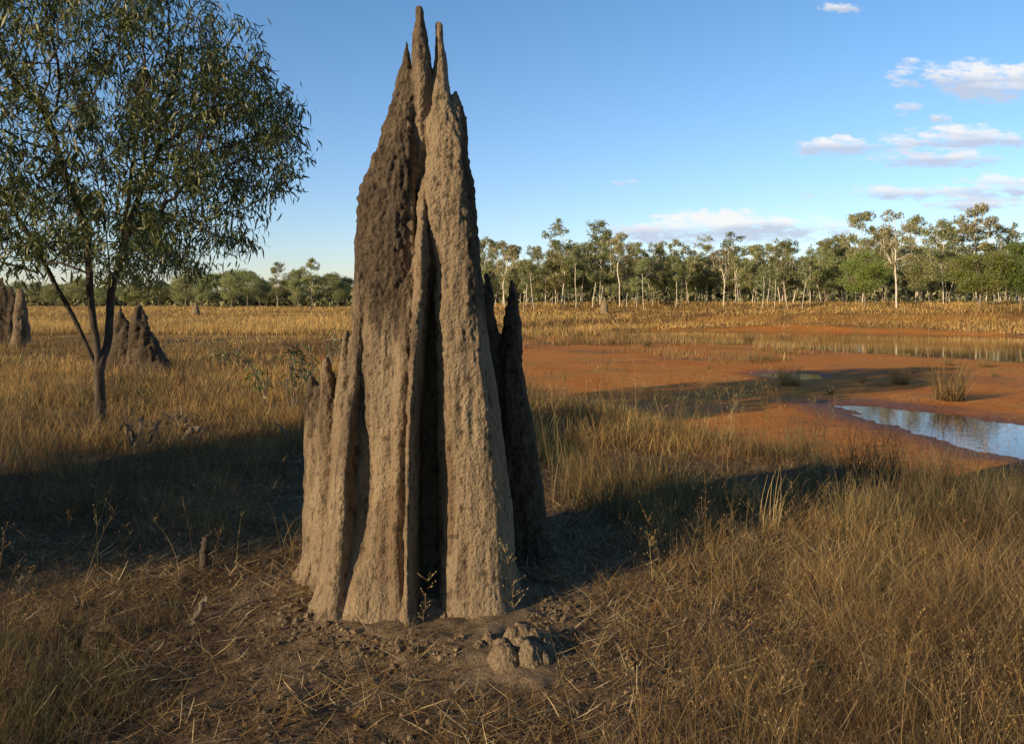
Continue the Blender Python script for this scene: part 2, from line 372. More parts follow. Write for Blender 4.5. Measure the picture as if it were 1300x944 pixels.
    # shaded fins at the back right
    B.append(fin(5.0, [(348,616,620,4.98,5.02),(362,614,622,4.97,5.04),(392,610,627,4.94,5.08),(440,600,633,4.9,5.12),(520,590,640,4.86,5.16),(620,585,655,4.8,5.2),(760,580,670,4.75,5.25)], 2.3, .005, 11))
    B.append(fin(5.0, [(354,648,651,4.98,5.02),(372,646,654,4.97,5.04),(382,645,657,4.95,5.06),(398,643,657,4.93,5.08),(404,641,659,4.93,5.1),(450,636,662,4.9,5.12),(500,630,669,4.87,5.16),(560,625,681,4.85,5.18),(620,620,690,4.82,5.2),(680,610,696,4.8,5.22),(760,600,698,4.76,5.25)], 2.5, .005, 12))
    B.append(fin(5.0, [(424,620,640,4.96,5.06),(440,615,645,4.94,5.08),(500,600,650,4.9,5.1),(600,590,670,4.85,5.15),(760,580,680,4.8,5.2)], 2.3, .005, 13))
    B.append(fin(4.75, [(380,560,604,4.45,4.8),(500,560,618,4.45,5.0),(650,560,640,4.4,5.1),(830,560,655,4.4,5.1)], 2.3, .005, 14))
    # apron of washed earth round the foot
    B.append(fin(4.3, [(742,470,600,4.1,4.7),(765,430,640,3.93,4.85),(778,405,660,3.84,4.95),(790,388,690,3.72,5.05),(840,350,730,3.5,5.2)], 2.0, .03, 15))
    me = remesh_union(B, .0065)
    me.name = 'termite_mound'
    Y0 = 4.3
    def crust_shade(x, y, z):
        px = 650+x*F/np.maximum(y, 3); py = HOR+(EYE-z)*F/np.maximum(y, 3)
        nz = fbm(x*6, y*6, z*3, 4)
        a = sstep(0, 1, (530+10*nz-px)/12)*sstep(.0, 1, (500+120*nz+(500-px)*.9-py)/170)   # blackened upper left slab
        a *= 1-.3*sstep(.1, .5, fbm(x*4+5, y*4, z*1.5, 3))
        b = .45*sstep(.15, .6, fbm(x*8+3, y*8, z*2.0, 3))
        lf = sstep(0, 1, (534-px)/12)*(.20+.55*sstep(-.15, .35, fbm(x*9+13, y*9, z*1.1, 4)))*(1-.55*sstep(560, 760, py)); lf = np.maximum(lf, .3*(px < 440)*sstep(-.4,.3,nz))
        c = sstep(0, 1, (px-(578+nz*6+ (py-150)*.06))/10)*sstep(0, 1, (480-py)/120)*.85  # painted shade: right slab's upper edge, where it turns from the sun
        e = (y > 4.75)*(px > 600)*.85  # back right fins: the slab's shadow put into their colour
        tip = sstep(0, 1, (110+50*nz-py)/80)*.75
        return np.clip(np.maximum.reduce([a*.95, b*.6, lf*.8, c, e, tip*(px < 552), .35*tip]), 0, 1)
    def patch(x, y, z):
        px = 650+x*F/np.maximum(y, 3); py = HOR+(EYE-z)*F/np.maximum(y, 3)
        nz = fbm(x*9, y*9, z*6, 3)*6
        def box(a, b, c, d): return sstep(0, 3, px-a+nz)*sstep(0, 3, b-px+nz)*sstep(0, 6, py-c+nz*3)*sstep(0, 6, d-py+nz*3)
        return np.clip(box(553,578,553,710)+box(558,568,462,522)+box(580,596,690,760)+box(478,510,610,745)*.8, 0, 1)*.8
    roughen(me, (-.45, Y0, 0), 1.0, crust_shade, patch)
    o = link('termite_mound', me); o.location = (-.45, Y0, 0)
    tag(o, 'tall fluted grey-brown termite mound with three thin spires, towering over the grass', 'termite mound')
main_mound()

def small_mound(px, py_base, spires, label, voxel, group=None, dark=.8, depth=.35):
    """spires: lists of (py, pxL, pxR) from the tip down"""
    x, Y, z0 = on_ground(px, py_base)
    B = []
    for k, s in enumerate(spires):
        bot = s[-1][0]; top = s[0][0]
        secs = []
        for (py, a, b) in s:
            t = (py-top)/max(bot-top, 1); hw = depth*(.12+.88*t)
            secs.append((py, a, b, Y-hw+.08*k, Y+hw+.08*k))
        py, a, b = s[-1]; ext = .35*F/Y
        secs.append((py+ext, a-(b-a)*.05, b+(b-a)*.05, Y-depth+.08*k, Y+depth+.08*k))
        S = []                                     # resample so that small mounds stay smooth
        v, q, caps = fin_small(Y, secs, k); B.append((v, q, caps))
    me = remesh_union(B, voxel); me.name = 'termite_mound'
    roughen(me, (x, Y, z0), 1.9, lambda x, y, z: np.clip(dark+.5*fbm(x*2, y*2, z*1.2, 3), 0, 1), None, scale=2.0)
    o = link('termite_mound', me); o.location = (x, Y, z0); tag(o, label, 'termite mound', group)
def fin_small(Y, secs, seed):
    S = np.array(secs, float); pys = np.linspace(S[0,0], S[-1,0], 30); V = []; Q = []; N = 28
    for py in pys:
        L, Rr, yf, yb = [np.interp(py, S[:,0], S[:,c]) for c in (1,2,3,4)]
        z = EYE-(py-HOR)*Y/F; xl = (L-650)*Y/F; xr = (Rr-650)*Y/F
        w = .04*float(vnoise(np.array([z*3.0]), np.array([seed+.5]))[0])
        lp = superloop((xl+xr)/2+w, (yf+yb)/2, max((xr-xl)/2, .02), max((yb-yf)/2, .03), 2.2, N); V += [(p[0], p[1], z) for p in lp]
    for i in range(29):
        for k in range(N):
            k2 = (k+1) % N; Q.append((i*N+k, i*N+k2, (i+1)*N+k2, (i+1)*N+k))
    return V, Q, [tuple(range(N))[::-1], tuple(29*N+k for k in range(N))]
small_mound(180, 474, [[(390,174,178),(400,171,184),(425,166,192),(450,160,205),(474,150,226)], [(388,150,152),(400,148,155),(412,143,163),(440,138,170),(474,132,180)], [(418,140,166),(474,136,200)]],
    'low grey twin-peaked termite mound behind the trunk of the leafy tree', .035, dark=.85)  # dark tone paints in the mound's shadow side
small_mound(8, 441, [[(352,-8,4),(380,-14,10),(440,-22,14)], [(366,10,14),(380,8,19),(441,2,22)]],
    'dark rough termite mound cut by the left edge of the photo', .05, dark=.95)  # darkened in colour to stand for its shadow side
small_mound(27, 441, [[(366,21,27),(375,20,30),(400,19,33),(441,16,37)]],
    'slim pale-sided termite pillar beside the dark mound at the left edge', .045, dark=.55)
small_mound(249, 401, [[(383,247,250),(390,245,252),(401,243,254)]], 'tiny termite mound far out on the golden plain left of the big mound', .12, dark=.3, depth=.45)
small_mound(767, 398, [[(378,765,769),(385,763,771),(398,761,773)]], 'tiny brown termite mound in front of the pale trunks of the woodland', .12, dark=.2, depth=.45)

def lump(name, px, py, wpx, hpx, label, cat, mat, seed, crust_shade=.2, n=5):
    """broken clod of earth: heap of angular lumps remeshed"""
    x, Y, z = on_ground(px, py); w = wpx*Y/F; h = hpx*Y/F
    r = random.Random(seed); B = []
    for k in range(n):
        cx = r.uniform(-.5, .5)*w; cy = r.uniform(-.3, .3)*w; rr = (r.uniform(.25, .42) if n < 10 else r.uniform(.16,.32))*w; hh = h*r.uniform(.45, 1.0)*(1-abs(cx)/w*.8)
        V = []; Q = []; N = 28; M = 10
        for i in range(M):
            t = i/(M-1); zz = hh*(1-t)-t*.1; rad = rr*math.sqrt(max(0.02, 1-(1-t)**2*.93))
            lp = superloop(cx, cy, rad, rad*.8, 2.0, N)
            for q_ in lp: V.append((q_[0], q_[1], zz))
        for i in range(M-1):
            for q_ in range(N):
                k2 = (q_+1) % N; Q.append((i*N+q_, i*N+k2, (i+1)*N+k2, (i+1)*N+q_))
        B.append((V, Q, [tuple(range(N))[::-1], tuple((M-1)*N+q_ for q_ in range(N))]))
    me = remesh_union(B, max(w/60, .006)); me.name = name
    roughen(me, (0,0,0), 1.25, lambda x, y, z: np.full(x.shape, crust_shade), None, scale=max(w*1.5, .4))
    o = link(name, me); o.location = (x, Y, z-.01); tag(o, label, cat)
lump('earth_clod', 658, 830, 78, 36, 'cracked pale clod of termite earth fallen at the foot of the big mound', 'earth clod', MOUND, 3, .3, 16)
lump('earth_clod', 622, 815, 46, 18, 'low flat clod between the right foot of the big mound and the cracked clod', 'earth clod', MOUND, 11, .3, 12)
lump('earth_hummock', 128, 815, 66, 26, 'low dark hummock of earth in the shaded grass at lower left', 'earth hummock', MOUND, 5, .9)  # very dark tone: the shade it lies in is put into its colour
lump('earth_clod', 690, 740, 30, 12, 'small shaded clod lying against the right side of the big mound', 'earth clod', MOUND, 8, .7, 4)

# ------------------------------------------------------------------ grass
class Blades:
    def __init__(s): s.V = []; s.Q = []; s.C = []; s.n = 0
    def add(s, base, h, w, az, lean, curl, col, seg=3, tipdark=1.0, side=0.0):
        """base Nx3; h,w,az,lean,curl arrays; each blade bends over in direction az"""
        N = len(base)
        if N == 0: return
        h, w, az, lean, curl = [np.broadcast_to(np.asarray(a, float), (N,)) for a in (h, w, az, lean, curl)]
        t = np.linspace(0, 1, seg+1)[None, :]
        ang = lean[:,None]+curl[:,None]*t
        ds = h[:,None]/seg
        hx = np.concatenate([np.zeros((N,1)), np.cumsum(np.sin(ang[:,:-1])*ds, 1)], 1)
        hz = np.concatenate([np.zeros((N,1)), np.cumsum(np.cos(ang[:,:-1])*ds, 1)], 1)
        cx = base[:,0:1]+hx*np.cos(az)[:,None]; cy = base[:,1:2]+hx*np.sin(az)[:,None]; cz = base[:,2:3]+hz
        wa = rng.uniform(0, np.pi, N)
        ww = (w[:,None]*.5)*(1-.8*t**1.5)
        ox = np.cos(wa)[:,None]*ww; oy = np.sin(wa)[:,None]*ww
        P = np.stack([np.stack([cx-ox, cy-oy, cz], -1), np.stack([cx+ox, cy+oy, cz], -1)], 2)   # N,seg+1,2,3
        s.V.append(P.reshape(-1,3))
        b = s.n+np.arange(N)[:,None]*(2*(seg+1))+np.arange(seg)[None,:]*2
        s.Q.append(np.stack([b, b+1, b+3, b+2], -1).reshape(-1,4))
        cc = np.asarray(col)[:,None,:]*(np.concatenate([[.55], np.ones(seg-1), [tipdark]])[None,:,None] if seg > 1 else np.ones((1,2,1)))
        s.C.append(np.repeat(cc, 2, axis=1).reshape(-1,3))
        s.n += N*2*(seg+1)
        return np.stack([cx, cy, cz], -1)
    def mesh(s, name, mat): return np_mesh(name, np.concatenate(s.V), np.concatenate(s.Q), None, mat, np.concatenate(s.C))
def palette(n, cols, var=.18):
    c = np.array(cols)[rng.integers(0, len(cols), n)]
    return c*(1+rng.uniform(-var, var, (n,1)))*(1+rng.uniform(-.06, .06, (n,3)))
STRAW = [(.46,.29,.11),(.38,.23,.085),(.31,.19,.075),(.54,.38,.17),(.25,.15,.06)]
BROWN = [(.24,.145,.07),(.19,.115,.06),(.30,.19,.10),(.15,.10,.055)]
DUSK = [(.15,.095,.05),(.11,.07,.038),(.18,.12,.06),(.08,.055,.03)]  # dark scrub browns; in the left grass they paint in deeper shade
OLIVE = [(.20,.17,.07),(.15,.14,.055),(.27,.21,.10),(.12,.12,.05)]
GOLD = [(.54,.34,.115),(.46,.28,.09),(.64,.43,.16),(.38,.23,.075)]
GREEN = [(.09,.11,.035),(.12,.14,.05),(.07,.09,.03)]
GM = blade_mat('grass_blade', trans=.3, rough=.6, spec=.2)

def in_frame_sample(n, y0, y1, pw=1.0, margin=90):
    """ground points spread evenly over what the photo could see between two distances"""
    u = rng.uniform(0, 1, n); inv = (1/y0)**pw+((1/y1)**pw-(1/y0)**pw)*u
    Y = inv**(-1/pw); x = rng.uniform(-650-margin, 650+margin, n)/F*Y
    return x, Y
def clump(x, y, f, seed): return fbm(x*f, y*f, seed, 3)
def mound_free(x, y, pad=.0):
    return ~((np.abs(x+.5) < .62+pad) & (y > 3.75-pad) & (y < 5.3+pad)) & ~((np.abs(x+.02) < .2) & (y > 3.3) & (y < 3.85))
def far_of(x, y, pts, r):
    k = np.ones(x.shape, bool)
    for a, b in pts: k &= np.hypot(x-a, y-b) > r
    return k

def grass_patch(name, n, y0, y1, keep, hfun, wmin, cols, lean=(.05,.5), curl=(.2,1.4), pw=1.0, per=14, spread=.09, seg=3, wk=.00065, wind=None):
    x, y = in_frame_sample(n//per, y0, y1, pw)
    k = keep(x, y); x, y = x[k], y[k]
    m = len(x); tuft_h = hfun(x, y)*rng.uniform(.65, 1.2, m)
    az0 = rng.uniform(0, 2*np.pi, m); cm = palette(m, cols, .2)
    X = np.repeat(x, per)+rng.normal(0, 1, m*per)*spread*np.repeat(np.clip(y/8, .6, 4), per)*.8
    Y = np.repeat(y, per)+rng.normal(0, 1, m*per)*spread*np.repeat(np.clip(y/8, .6, 4), per)*.8
    Y = np.maximum(Y, 1.9)
    H = np.repeat(tuft_h, per)*rng.uniform(.4, 1.15, m*per)
    gp = clump(X, Y, .9 if y1 < 30 else .15, 91)[:,None]; C = np.repeat(cm, per, 0)*rng.uniform(.7, 1.25, (m*per,1))*(1+(.75 if name == 'golden_plain_grass' else .45)*gp*np.array([[.8,.85,.7]]))
    k = mound_free(X, Y); X, Y, H, C = X[k], Y[k], H[k], C[k]
    base = np.stack([X, Y, terrain(X, Y)-.01], 1); N = len(X)
    az = rng.uniform(0, 2*np.pi, N)
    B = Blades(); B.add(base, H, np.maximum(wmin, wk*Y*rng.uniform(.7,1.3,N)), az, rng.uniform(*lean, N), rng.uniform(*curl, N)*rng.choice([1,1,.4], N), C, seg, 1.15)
    o = link(name, B.mesh(name, GM)); tag(o, kind='stuff'); return o

PANSD = lambda x, y: poly_sd(x, y, PAN)
# dense wiry grass in the right foreground
def bare(x, y):     # trampled ground round the mound and down the middle foreground
    c = np.exp(-(((x+.75)/1.45)**2+((y-3.9)/1.5)**2)**1.5)
    return c
def side_right(x, y): return sstep(.15, .75, x-.2*(y-3.4)+.3*clump(x, y, 1.1, 21))
def k_fr(x, y): return (rng.uniform(0,1,x.shape) < side_right(x, y)*(.35+.65*sstep(-.3,.2,clump(x,y,1.6,3)))) & (PANSD(x, y) < -.3)
a = grass_patch('wiry_foreground_grass', 170000, 2.35, 9.5, k_fr, lambda x, y: .15+.16*sstep(-.1,.5,clump(x,y,1.0,5))+.08*sstep(2,4,x)*(y<5.5), .0015, BROWN+DUSK[:1]+STRAW+STRAW+[(.62,.45,.21),(.56,.40,.18)]+OLIVE, (.1,.9), (.3,2.4), .75, 16, .07, 4, .00036)
tag(a, 'dry wiry brown grass filling the lower right foreground', 'grass')
def k_fl(x, y): return (rng.uniform(0,1,x.shape) < sstep(.2, .8, -x-.95-.05*y+.5*clump(x,y,.9,8))*(.4+.6*sstep(-.3,.2,clump(x,y,1.4,4))))
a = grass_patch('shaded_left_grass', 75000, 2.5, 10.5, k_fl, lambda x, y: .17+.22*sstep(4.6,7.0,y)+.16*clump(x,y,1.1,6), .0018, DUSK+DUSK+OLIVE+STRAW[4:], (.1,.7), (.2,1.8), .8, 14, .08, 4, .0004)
tag(a, 'brown and dull green grass in the shade at lower left', 'grass')
def k_lt(x, y): return (rng.uniform(0,1,x.shape) < sstep(.0,.3,clump(x,y,1.5,83))*sstep(-1.1,-2.0,x)*sstep(4.8,5.8,y))
a = grass_patch('left_tussock_grass', 32000, 4.8, 10, k_lt, lambda x, y: .42+.15*clump(x,y,.9,6), .002, BROWN+OLIVE+STRAW[1:3], (.05,.5), (.1,1.2), .9, 22, .09, 4, .0005)
tag(a, 'ragged taller tussock grass in the shaded band left of the big mound', 'grass')
def k_gl(x, y): return (rng.uniform(0,1,x.shape) < sstep(0, .5, -x-1.5+.4*clump(x,y,1.3,9)))
a = grass_patch('short_green_grass', 14000, 2.4, 4.6, k_gl, lambda x, y: .10+.05*clump(x,y,1,2), .002, GREEN+GREEN+OLIVE, (.1,.8), (.1,1.2), .8, 14, .07, 3, .0004)
tag(a, 'short green weedy grass in the bottom left corner', 'grass')
# sparse low blades in the middle
def k_mid(x, y): return (rng.uniform(0,1,x.shape) < .8*sstep(-.25,.35,clump(x,y,1.6,14)))
a = grass_patch('sparse_trampled_grass', 42000, 2.3, 8.5, k_mid, lambda x, y: .08+.05*clump(x,y,1.2,2), .0016, STRAW+BROWN, (.3,1.3), (.2,1.5), .9, 10, .06, 3, .0004)
tag(a, 'thin trampled grass on the bare earth round the big mound', 'grass')
# tall tussocky grass on the bank edge above the clay pan
def k_bank(x, y):
    sd = PANSD(x, y); return (sd < .1) & (sd > -4.2+1.2*clump(x,y,.5,77)) & (x > -.2) & (y > 5.2) & (y < 19) & (rng.uniform(0,1,x.shape) < .08+.92*sstep(-.02,.3,clump(x,y,1.1,31)))
a = grass_patch('bank_tussock_grass', 80000, 5.2, 19, k_bank, lambda x, y: (.36+.34*clump(x,y,.9,7))*(1-.3*sstep(3,6,x)), .0025, OLIVE+OLIVE+STRAW[1:]+DUSK, (.02,.35), (.05,.9), 1.0, 22, .10, 3, .00055)
tag(a, 'tall olive and straw tussock grass along the bank above the clay', 'grass')
# golden plain on the left and behind
def k_plain(x, y):
    sd = PANSD(x, y); path = np.exp(-(((x+6.6)/1.6)**2+((y-11.3)/1.0)**2))
    return (sd < -.4) & (x < 4) & (rng.uniform(0,1,x.shape) < (1-path)*(.12+.88*sstep(-.3,.15,clump(x,y,.5,11))))
a = grass_patch('golden_plain_grass', 150000, 8.5, 40, k_plain, lambda x, y: .27+.2*clump(x,y,.45,7), .0025, GOLD+GOLD+STRAW+BROWN[:2], (.05,.7), (.1,1.0), 1.0, 14, .16, 3, .0006)
tag(a, 'fine golden grass spreading over the plain behind the leafy tree', 'grass')
def k_scrub(x, y):
    return (PANSD(x, y) < -.5) & (x < 1) & (rng.uniform(0,1,x.shape) < sstep(.05,.3,clump(x,y,.42,71)+.12*(y < 16))*(1-np.exp(-(((x+6.6)/1.6)**2+((y-11.3)/1.0)**2))))
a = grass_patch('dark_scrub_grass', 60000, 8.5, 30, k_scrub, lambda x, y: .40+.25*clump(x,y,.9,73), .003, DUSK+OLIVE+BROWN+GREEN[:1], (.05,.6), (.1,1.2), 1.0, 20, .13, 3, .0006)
tag(a, 'darker olive and brown scrubby grass in patches around the leafy tree', 'grass')
def k_far(x, y):
    return (PANSD(x, y) < np.where(y > 49-.25*np.maximum(x-12,0), 24.0, 1.0)-3*clump(x,y,.12,3)) & (poly_sd(x,y,POOL) < -1.2) & (rng.uniform(0,1,x.shape) < .9)
a = grass_patch('far_plain_grass', 200000, 38, 150, k_far, lambda x, y: .36+.2*clump(x,y,.08,17), .02, [(.72,.46,.16),(.62,.38,.12),(.78,.54,.22),(.50,.32,.11)]+GOLD, (.0,.5), (.1,.9), 1.0, 10, .14, 2, .00065)
tag(a, 'golden grass on the far plain and the bank under the woodland', 'grass')
# olive rushes on the flat beyond the clay and along the pool
def k_rush(x, y):
    s = poly_sd(x, y, POOL); sd = PANSD(x, y); px = 650+x*F/y
    band = sstep(0, 1, (y-(33-.2*np.clip(px-660,0,300)/10+2.5*clump(x,y,.15,5)))/3)*(px < 1010)
    edge = sstep(-5.0, -.5, s+1.2*clump(x,y,.3,2))*(s < .8+2.5*clump(x,y,.25,14))*(y < 50-.3*np.clip(x-12,0,40))
    return (sd > -1) & (s < 2.5) & (rng.uniform(0,1,x.shape) < np.maximum(band*.75*sstep(-.25,.2,clump(x,y,.22,41)), edge*.9*(1-.72*sstep(9,17,x))*sstep(-.2,.2,clump(x,y,.3,44))))
a = grass_patch('pool_edge_rushes', 90000, 24, 62, k_rush, lambda x, y: (.42+.2*clump(x,y,.2,17))*(1-.35*sstep(9,17,x)), .012, OLIVE+STRAW+STRAW, (.0,.35), (.05,.7), 1.0, 16, .10, 2, .0006)
tag(a, 'olive and straw rushes in front of the long muddy pool', 'rushes')
# thin clay-flat seedlings
def k_pan(x, y): return (PANSD(x, y) > .2) & (poly_sd(x,y,PUD) < -.6) & (rng.uniform(0,1,x.shape) < .12*sstep(.0,.5,clump(x,y,.6,51)))
a = grass_patch('clay_flat_sprouts', 26000, 9, 36, k_pan, lambda x, y: .10+.05*clump(x,y,.5,7), .003, OLIVE+GREEN, (.1,.6), (.1,.9), 1.0, 8, .12, 2, .0006)
tag(a, 'thin green sprouts scattered on the red clay', 'sprouts')

# flattened straw litter near the mound
def litter():
    n = 120000; x = rng.normal(-.4, 2.0, n); y = rng.uniform(2.3, 9, n)**1.0
    k = mound_free(x, y, -.05) & (rng.uniform(0,1,n) < .25+.75*sstep(-.2,.35,clump(x,y,1.8,61))) & (x < 3.2); x, y = x[k], y[k]; N = len(x)
    base = np.stack([x, y, terrain(x, y)+rng.uniform(.002,.02,N)], 1)
    B = Blades(); B.add(base, rng.uniform(.03,.17,N), rng.uniform(.0022,.0060,N), rng.uniform(0,6.28,N), rng.uniform(1.05,1.6,N), rng.uniform(-.5,.5,N), palette(N, STRAW+STRAW+BROWN+[(.85,.68,.42),(.80,.62,.36),(.70,.53,.30),(.60,.44,.24)], .3), 3)
    # broken leaf flakes
    m = 6000; x = rng.normal(-.5, 1.6, m); y = rng.uniform(2.3, 7, m); k = mound_free(x, y, -.05); x, y = x[k], y[k]; N = len(x)
    base = np.stack([x, y, terrain(x, y)+.006], 1)
    B.add(base, rng.uniform(.02,.06,N), rng.uniform(.008,.018,N), rng.uniform(0,6.28,N), rng.uniform(1.1,1.7,N), rng.uniform(-.8,.8,N), palette(N, BROWN+STRAW[:2], .25), 2)
    o = link('straw_litter', B.mesh('straw_litter', GM)); tag(o, 'flattened straw and dead leaves strewn round the foot of the big mound', 'litter', kind='stuff')
litter()

def crumbs():
    m = 6000; a = rng.uniform(0,6.28,m); d = rng.uniform(0,1,m)**1.4
    x = -.42+np.cos(a)*(.60+d*1.3); y = 4.3+np.sin(a)*(.62+d*1.1); k = (y > 2.2) & mound_free(x, y, -.12); x, y = x[k], y[k]; N = len(x)
    s = .0025+.013*rng.uniform(0,1,N)**6; s *= 1+.5*(np.hypot(x+.42, y-4.3) < .8)
    ico = np.array([(0,0,1),(.89,0,.45),(.28,.85,.45),(-.72,.53,.45),(-.72,-.53,.45),(.28,-.85,.45),(.72,.53,-.45),(-.28,.85,-.45),(-.89,0,-.45),(-.28,-.85,-.45),(.72,-.53,-.45),(0,0,-1)])
    T = np.array([(0,1,2),(0,2,3),(0,3,4),(0,4,5),(0,5,1),(1,6,2),(2,7,3),(3,8,4),(4,9,5),(5,10,1),(6,7,2),(7,8,3),(8,9,4),(9,10,5),(10,6,1),(11,7,6),(11,8,7),(11,9,8),(11,10,9),(11,6,10)])
    V = ico[None]*rng.uniform(.6,1.3,(N,12,1))*s[:,None,None]*np.array([1,1,.75])+np.stack([x,y,terrain(x,y)+s*.3],1)[:,None]
    TT = (T[None]+np.arange(N)[:,None,None]*12).reshape(-1,3); col = np.zeros((N*12,3)); col[:,0] = np.repeat(rng.uniform(.1,.5,N),12)
    o = link('soil_crumbs', np_mesh('soil_crumbs', V.reshape(-1,3), None, TT, MOUND, col, False)); tag(o, 'crumbled termite earth scattered round the foot of the big mound', 'soil crumbs', kind='stuff')
crumbs()

# seed heads: fine branched stems above the foreground grass
def seedheads(name, n, y0, y1, keep, hh, label, cols, nb=9, wk=.0003, pw=.8):
    x, y = in_frame_sample(n, y0, y1, pw); k = keep(x, y) & mound_free(x, y); x, y = x[k], y[k]; N = len(x)
    base = np.stack([x, y, terrain(x, y)], 1); B = Blades(); h = hh*rng.uniform(.6,1.25,N); col = palette(N, cols, .2)
    w = np.maximum(.0018, wk*y)
    C = B.add(base, h, w, rng.uniform(0,6.28,N), rng.uniform(0,.35,N), rng.uniform(0,.8,N), col, 5)
    for b in range(nb):
        t = rng.uniform(.55, 1.0, N)*5; i = np.minimum(t.astype(int), 4); f = (t-i)[:,None]
        p = C[np.arange(N), i]*(1-f)+C[np.arange(N), i+1]*f
        az = rng.uniform(0,6.28,N); ln = rng.uniform(.3,1.1,N); L = h*rng.uniform(.06,.16,N)
        C2 = B.add(p, L, w*.8, az, ln, rng.uniform(0,.8,N), col*1.1, 2)
        B.add(C2[:,-1], L*.16, w*2.0, az, ln, 0, col*1.25, 1)
        B.add(C2[:,1], L*.16, w*1.9, az+1.5, ln, 0, col*1.2, 1)
    o = link(name, B.mesh(name, GM)); tag(o, label, 'grass', kind='stuff')
seedheads('foreground_seed_heads', 1300, 2.4, 9, lambda x, y: (side_right(x,y) > .4) & (PANSD(x,y) < -.2), .48, 'fine branching seed heads above the lower right grass', STRAW+BROWN, 10)
seedheads('left_seed_heads', 450, 3.2, 12, lambda x, y: (x < -1.6), .5, 'fine seed heads above the shaded left grass', BROWN+STRAW, 8)
seedheads('bank_seed_heads', 1200, 7, 17, lambda x, y: (PANSD(x,y) < 0) & (PANSD(x,y) > -5) & (x > 0), .75, 'tall pale seed heads along the bank of the clay', STRAW+OLIVE, 6, .0005)

# ---- countable tussocks out on the clay
def make_tussock(seed, h, nb, cols, spread):
    global rng
    keep = rng; rng = np.random.default_rng(seed)
    B = Blades(); a = rng.uniform(0,6.28,nb); r = spread*np.sqrt(rng.uniform(0,1,nb))
    base = np.stack([np.cos(a)*r, np.sin(a)*r, np.full(nb,-.01)], 1)
    B.add(base, h*rng.uniform(.45,1.1,nb), rng.uniform(.0035,.008,nb), a+rng.normal(0,.9,nb), rng.uniform(.02,.5,nb), rng.uniform(.1,.8,nb), palette(nb, cols, .25), 4)
    me = B.mesh('grass_tussock', GM); rng = keep; return me
TUS = [make_tussock(1,.5,300,STRAW,.20), make_tussock(2,.5,260,OLIVE+STRAW+BROWN,.15), make_tussock(3,.5,160,OLIVE+STRAW,.12)]
for (px, py, hpx, v, lab) in [
    (1003,489,26,0,'pale straw tussock standing beside the tiny puddle on the clay'),
    (1205,508,50,1,'big dark tussock on the clay above the long puddle'),
    (1142,487,24,0,'loose pale tussock on the clay left of the big dark tussock'),
    (1204,464,16,2,'small dark tussock against the pool edge above the big dark tussock'),
    (1248,466,14,0,'low straw tussock by the pool shore near the right edge'),
    (1095,486,12,2,'little sprig of grass on open clay above the long puddle'),
    (1262,478,10,2,'tiniest tuft on the clay near the right edge'),
    (950,436,17,1,'round olive tussock at the left tip of the rushes'),
    (775,437,16,0,'straw tussock on the clay flat right of the big mound'),
    (820,440,14,1,'olive tussock alone at the front of the rush band'),
    (1055,500,12,2,'short dark tuft just above the tip of the long puddle'),
    (900,468,8,2,'low green tuft in the middle of the red clay')]:
    x, Y, z = on_ground(px, py); o = link('grass_tussock', TUS[v]); o.location = (x, Y, z); s = hpx*Y/F/.45
    o.scale = (s, s, s); o.rotation_euler = (0,0,random.uniform(0,6)); tag(o, lab, 'grass tussock', 'tussocks on the clay flat')

# ------------------------------------------------------------------ trees
def colonize(nodes, par, att, step, kill, infl, iters, bias=(0,0,.0), seed=0):
    nodes = [np.array(n, float) for n in nodes]; par = list(par); att = np.array(att); r = np.random.default_rng(seed)
    P = np.array(nodes)
    near = np.zeros(len(att), int); nd = np.full(len(att), 1e9)
    def upd(start):
        nonlocal near, nd
        D = np.linalg.norm(att[:,None,:]-P[None,start:,:], axis=2); m = D.argmin(1); dm = D[np.arange(len(att)), m]
        b = dm < nd; near[b] = m[b]+start; nd[b] = dm[b]
    upd(0); kids = {}
    for it in range(iters):
        if len(att) == 0: break
        act = nd < infl
        if not act.any(): break
        new = []; newp = []
        for k in np.unique(near[act]):
            v = att[act & (near == k)]-P[k]; v = v/np.linalg.norm(v, axis=1)[:,None]; d = v.mean(0)+np.array(bias)+r.normal(0,.12,3); d /= np.linalg.norm(d)+1e-9
            q = P[k]+d*step
            if kids.get(k, 0) > 3: continue
            kids[k] = kids.get(k, 0)+1; new.append(q); newp.append(int(k))
        if not new: break
        s = len(P); P = np.vstack([P, new]); par += newp; upd(s)
        a = nd > kill; att = att[a]; near = near[a]; nd = nd[a]
    return P, par
def radii(P, par, tip, expo=2.3, scale=1.0):
    n = len(P); acc = np.zeros(n); r = np.zeros(n)
    for i in range(n-1, -1, -1):
        r[i] = max(acc[i], tip**expo)
        if par[i] >= 0: acc[par[i]] += r[i]
    return r**(1/expo)*scale
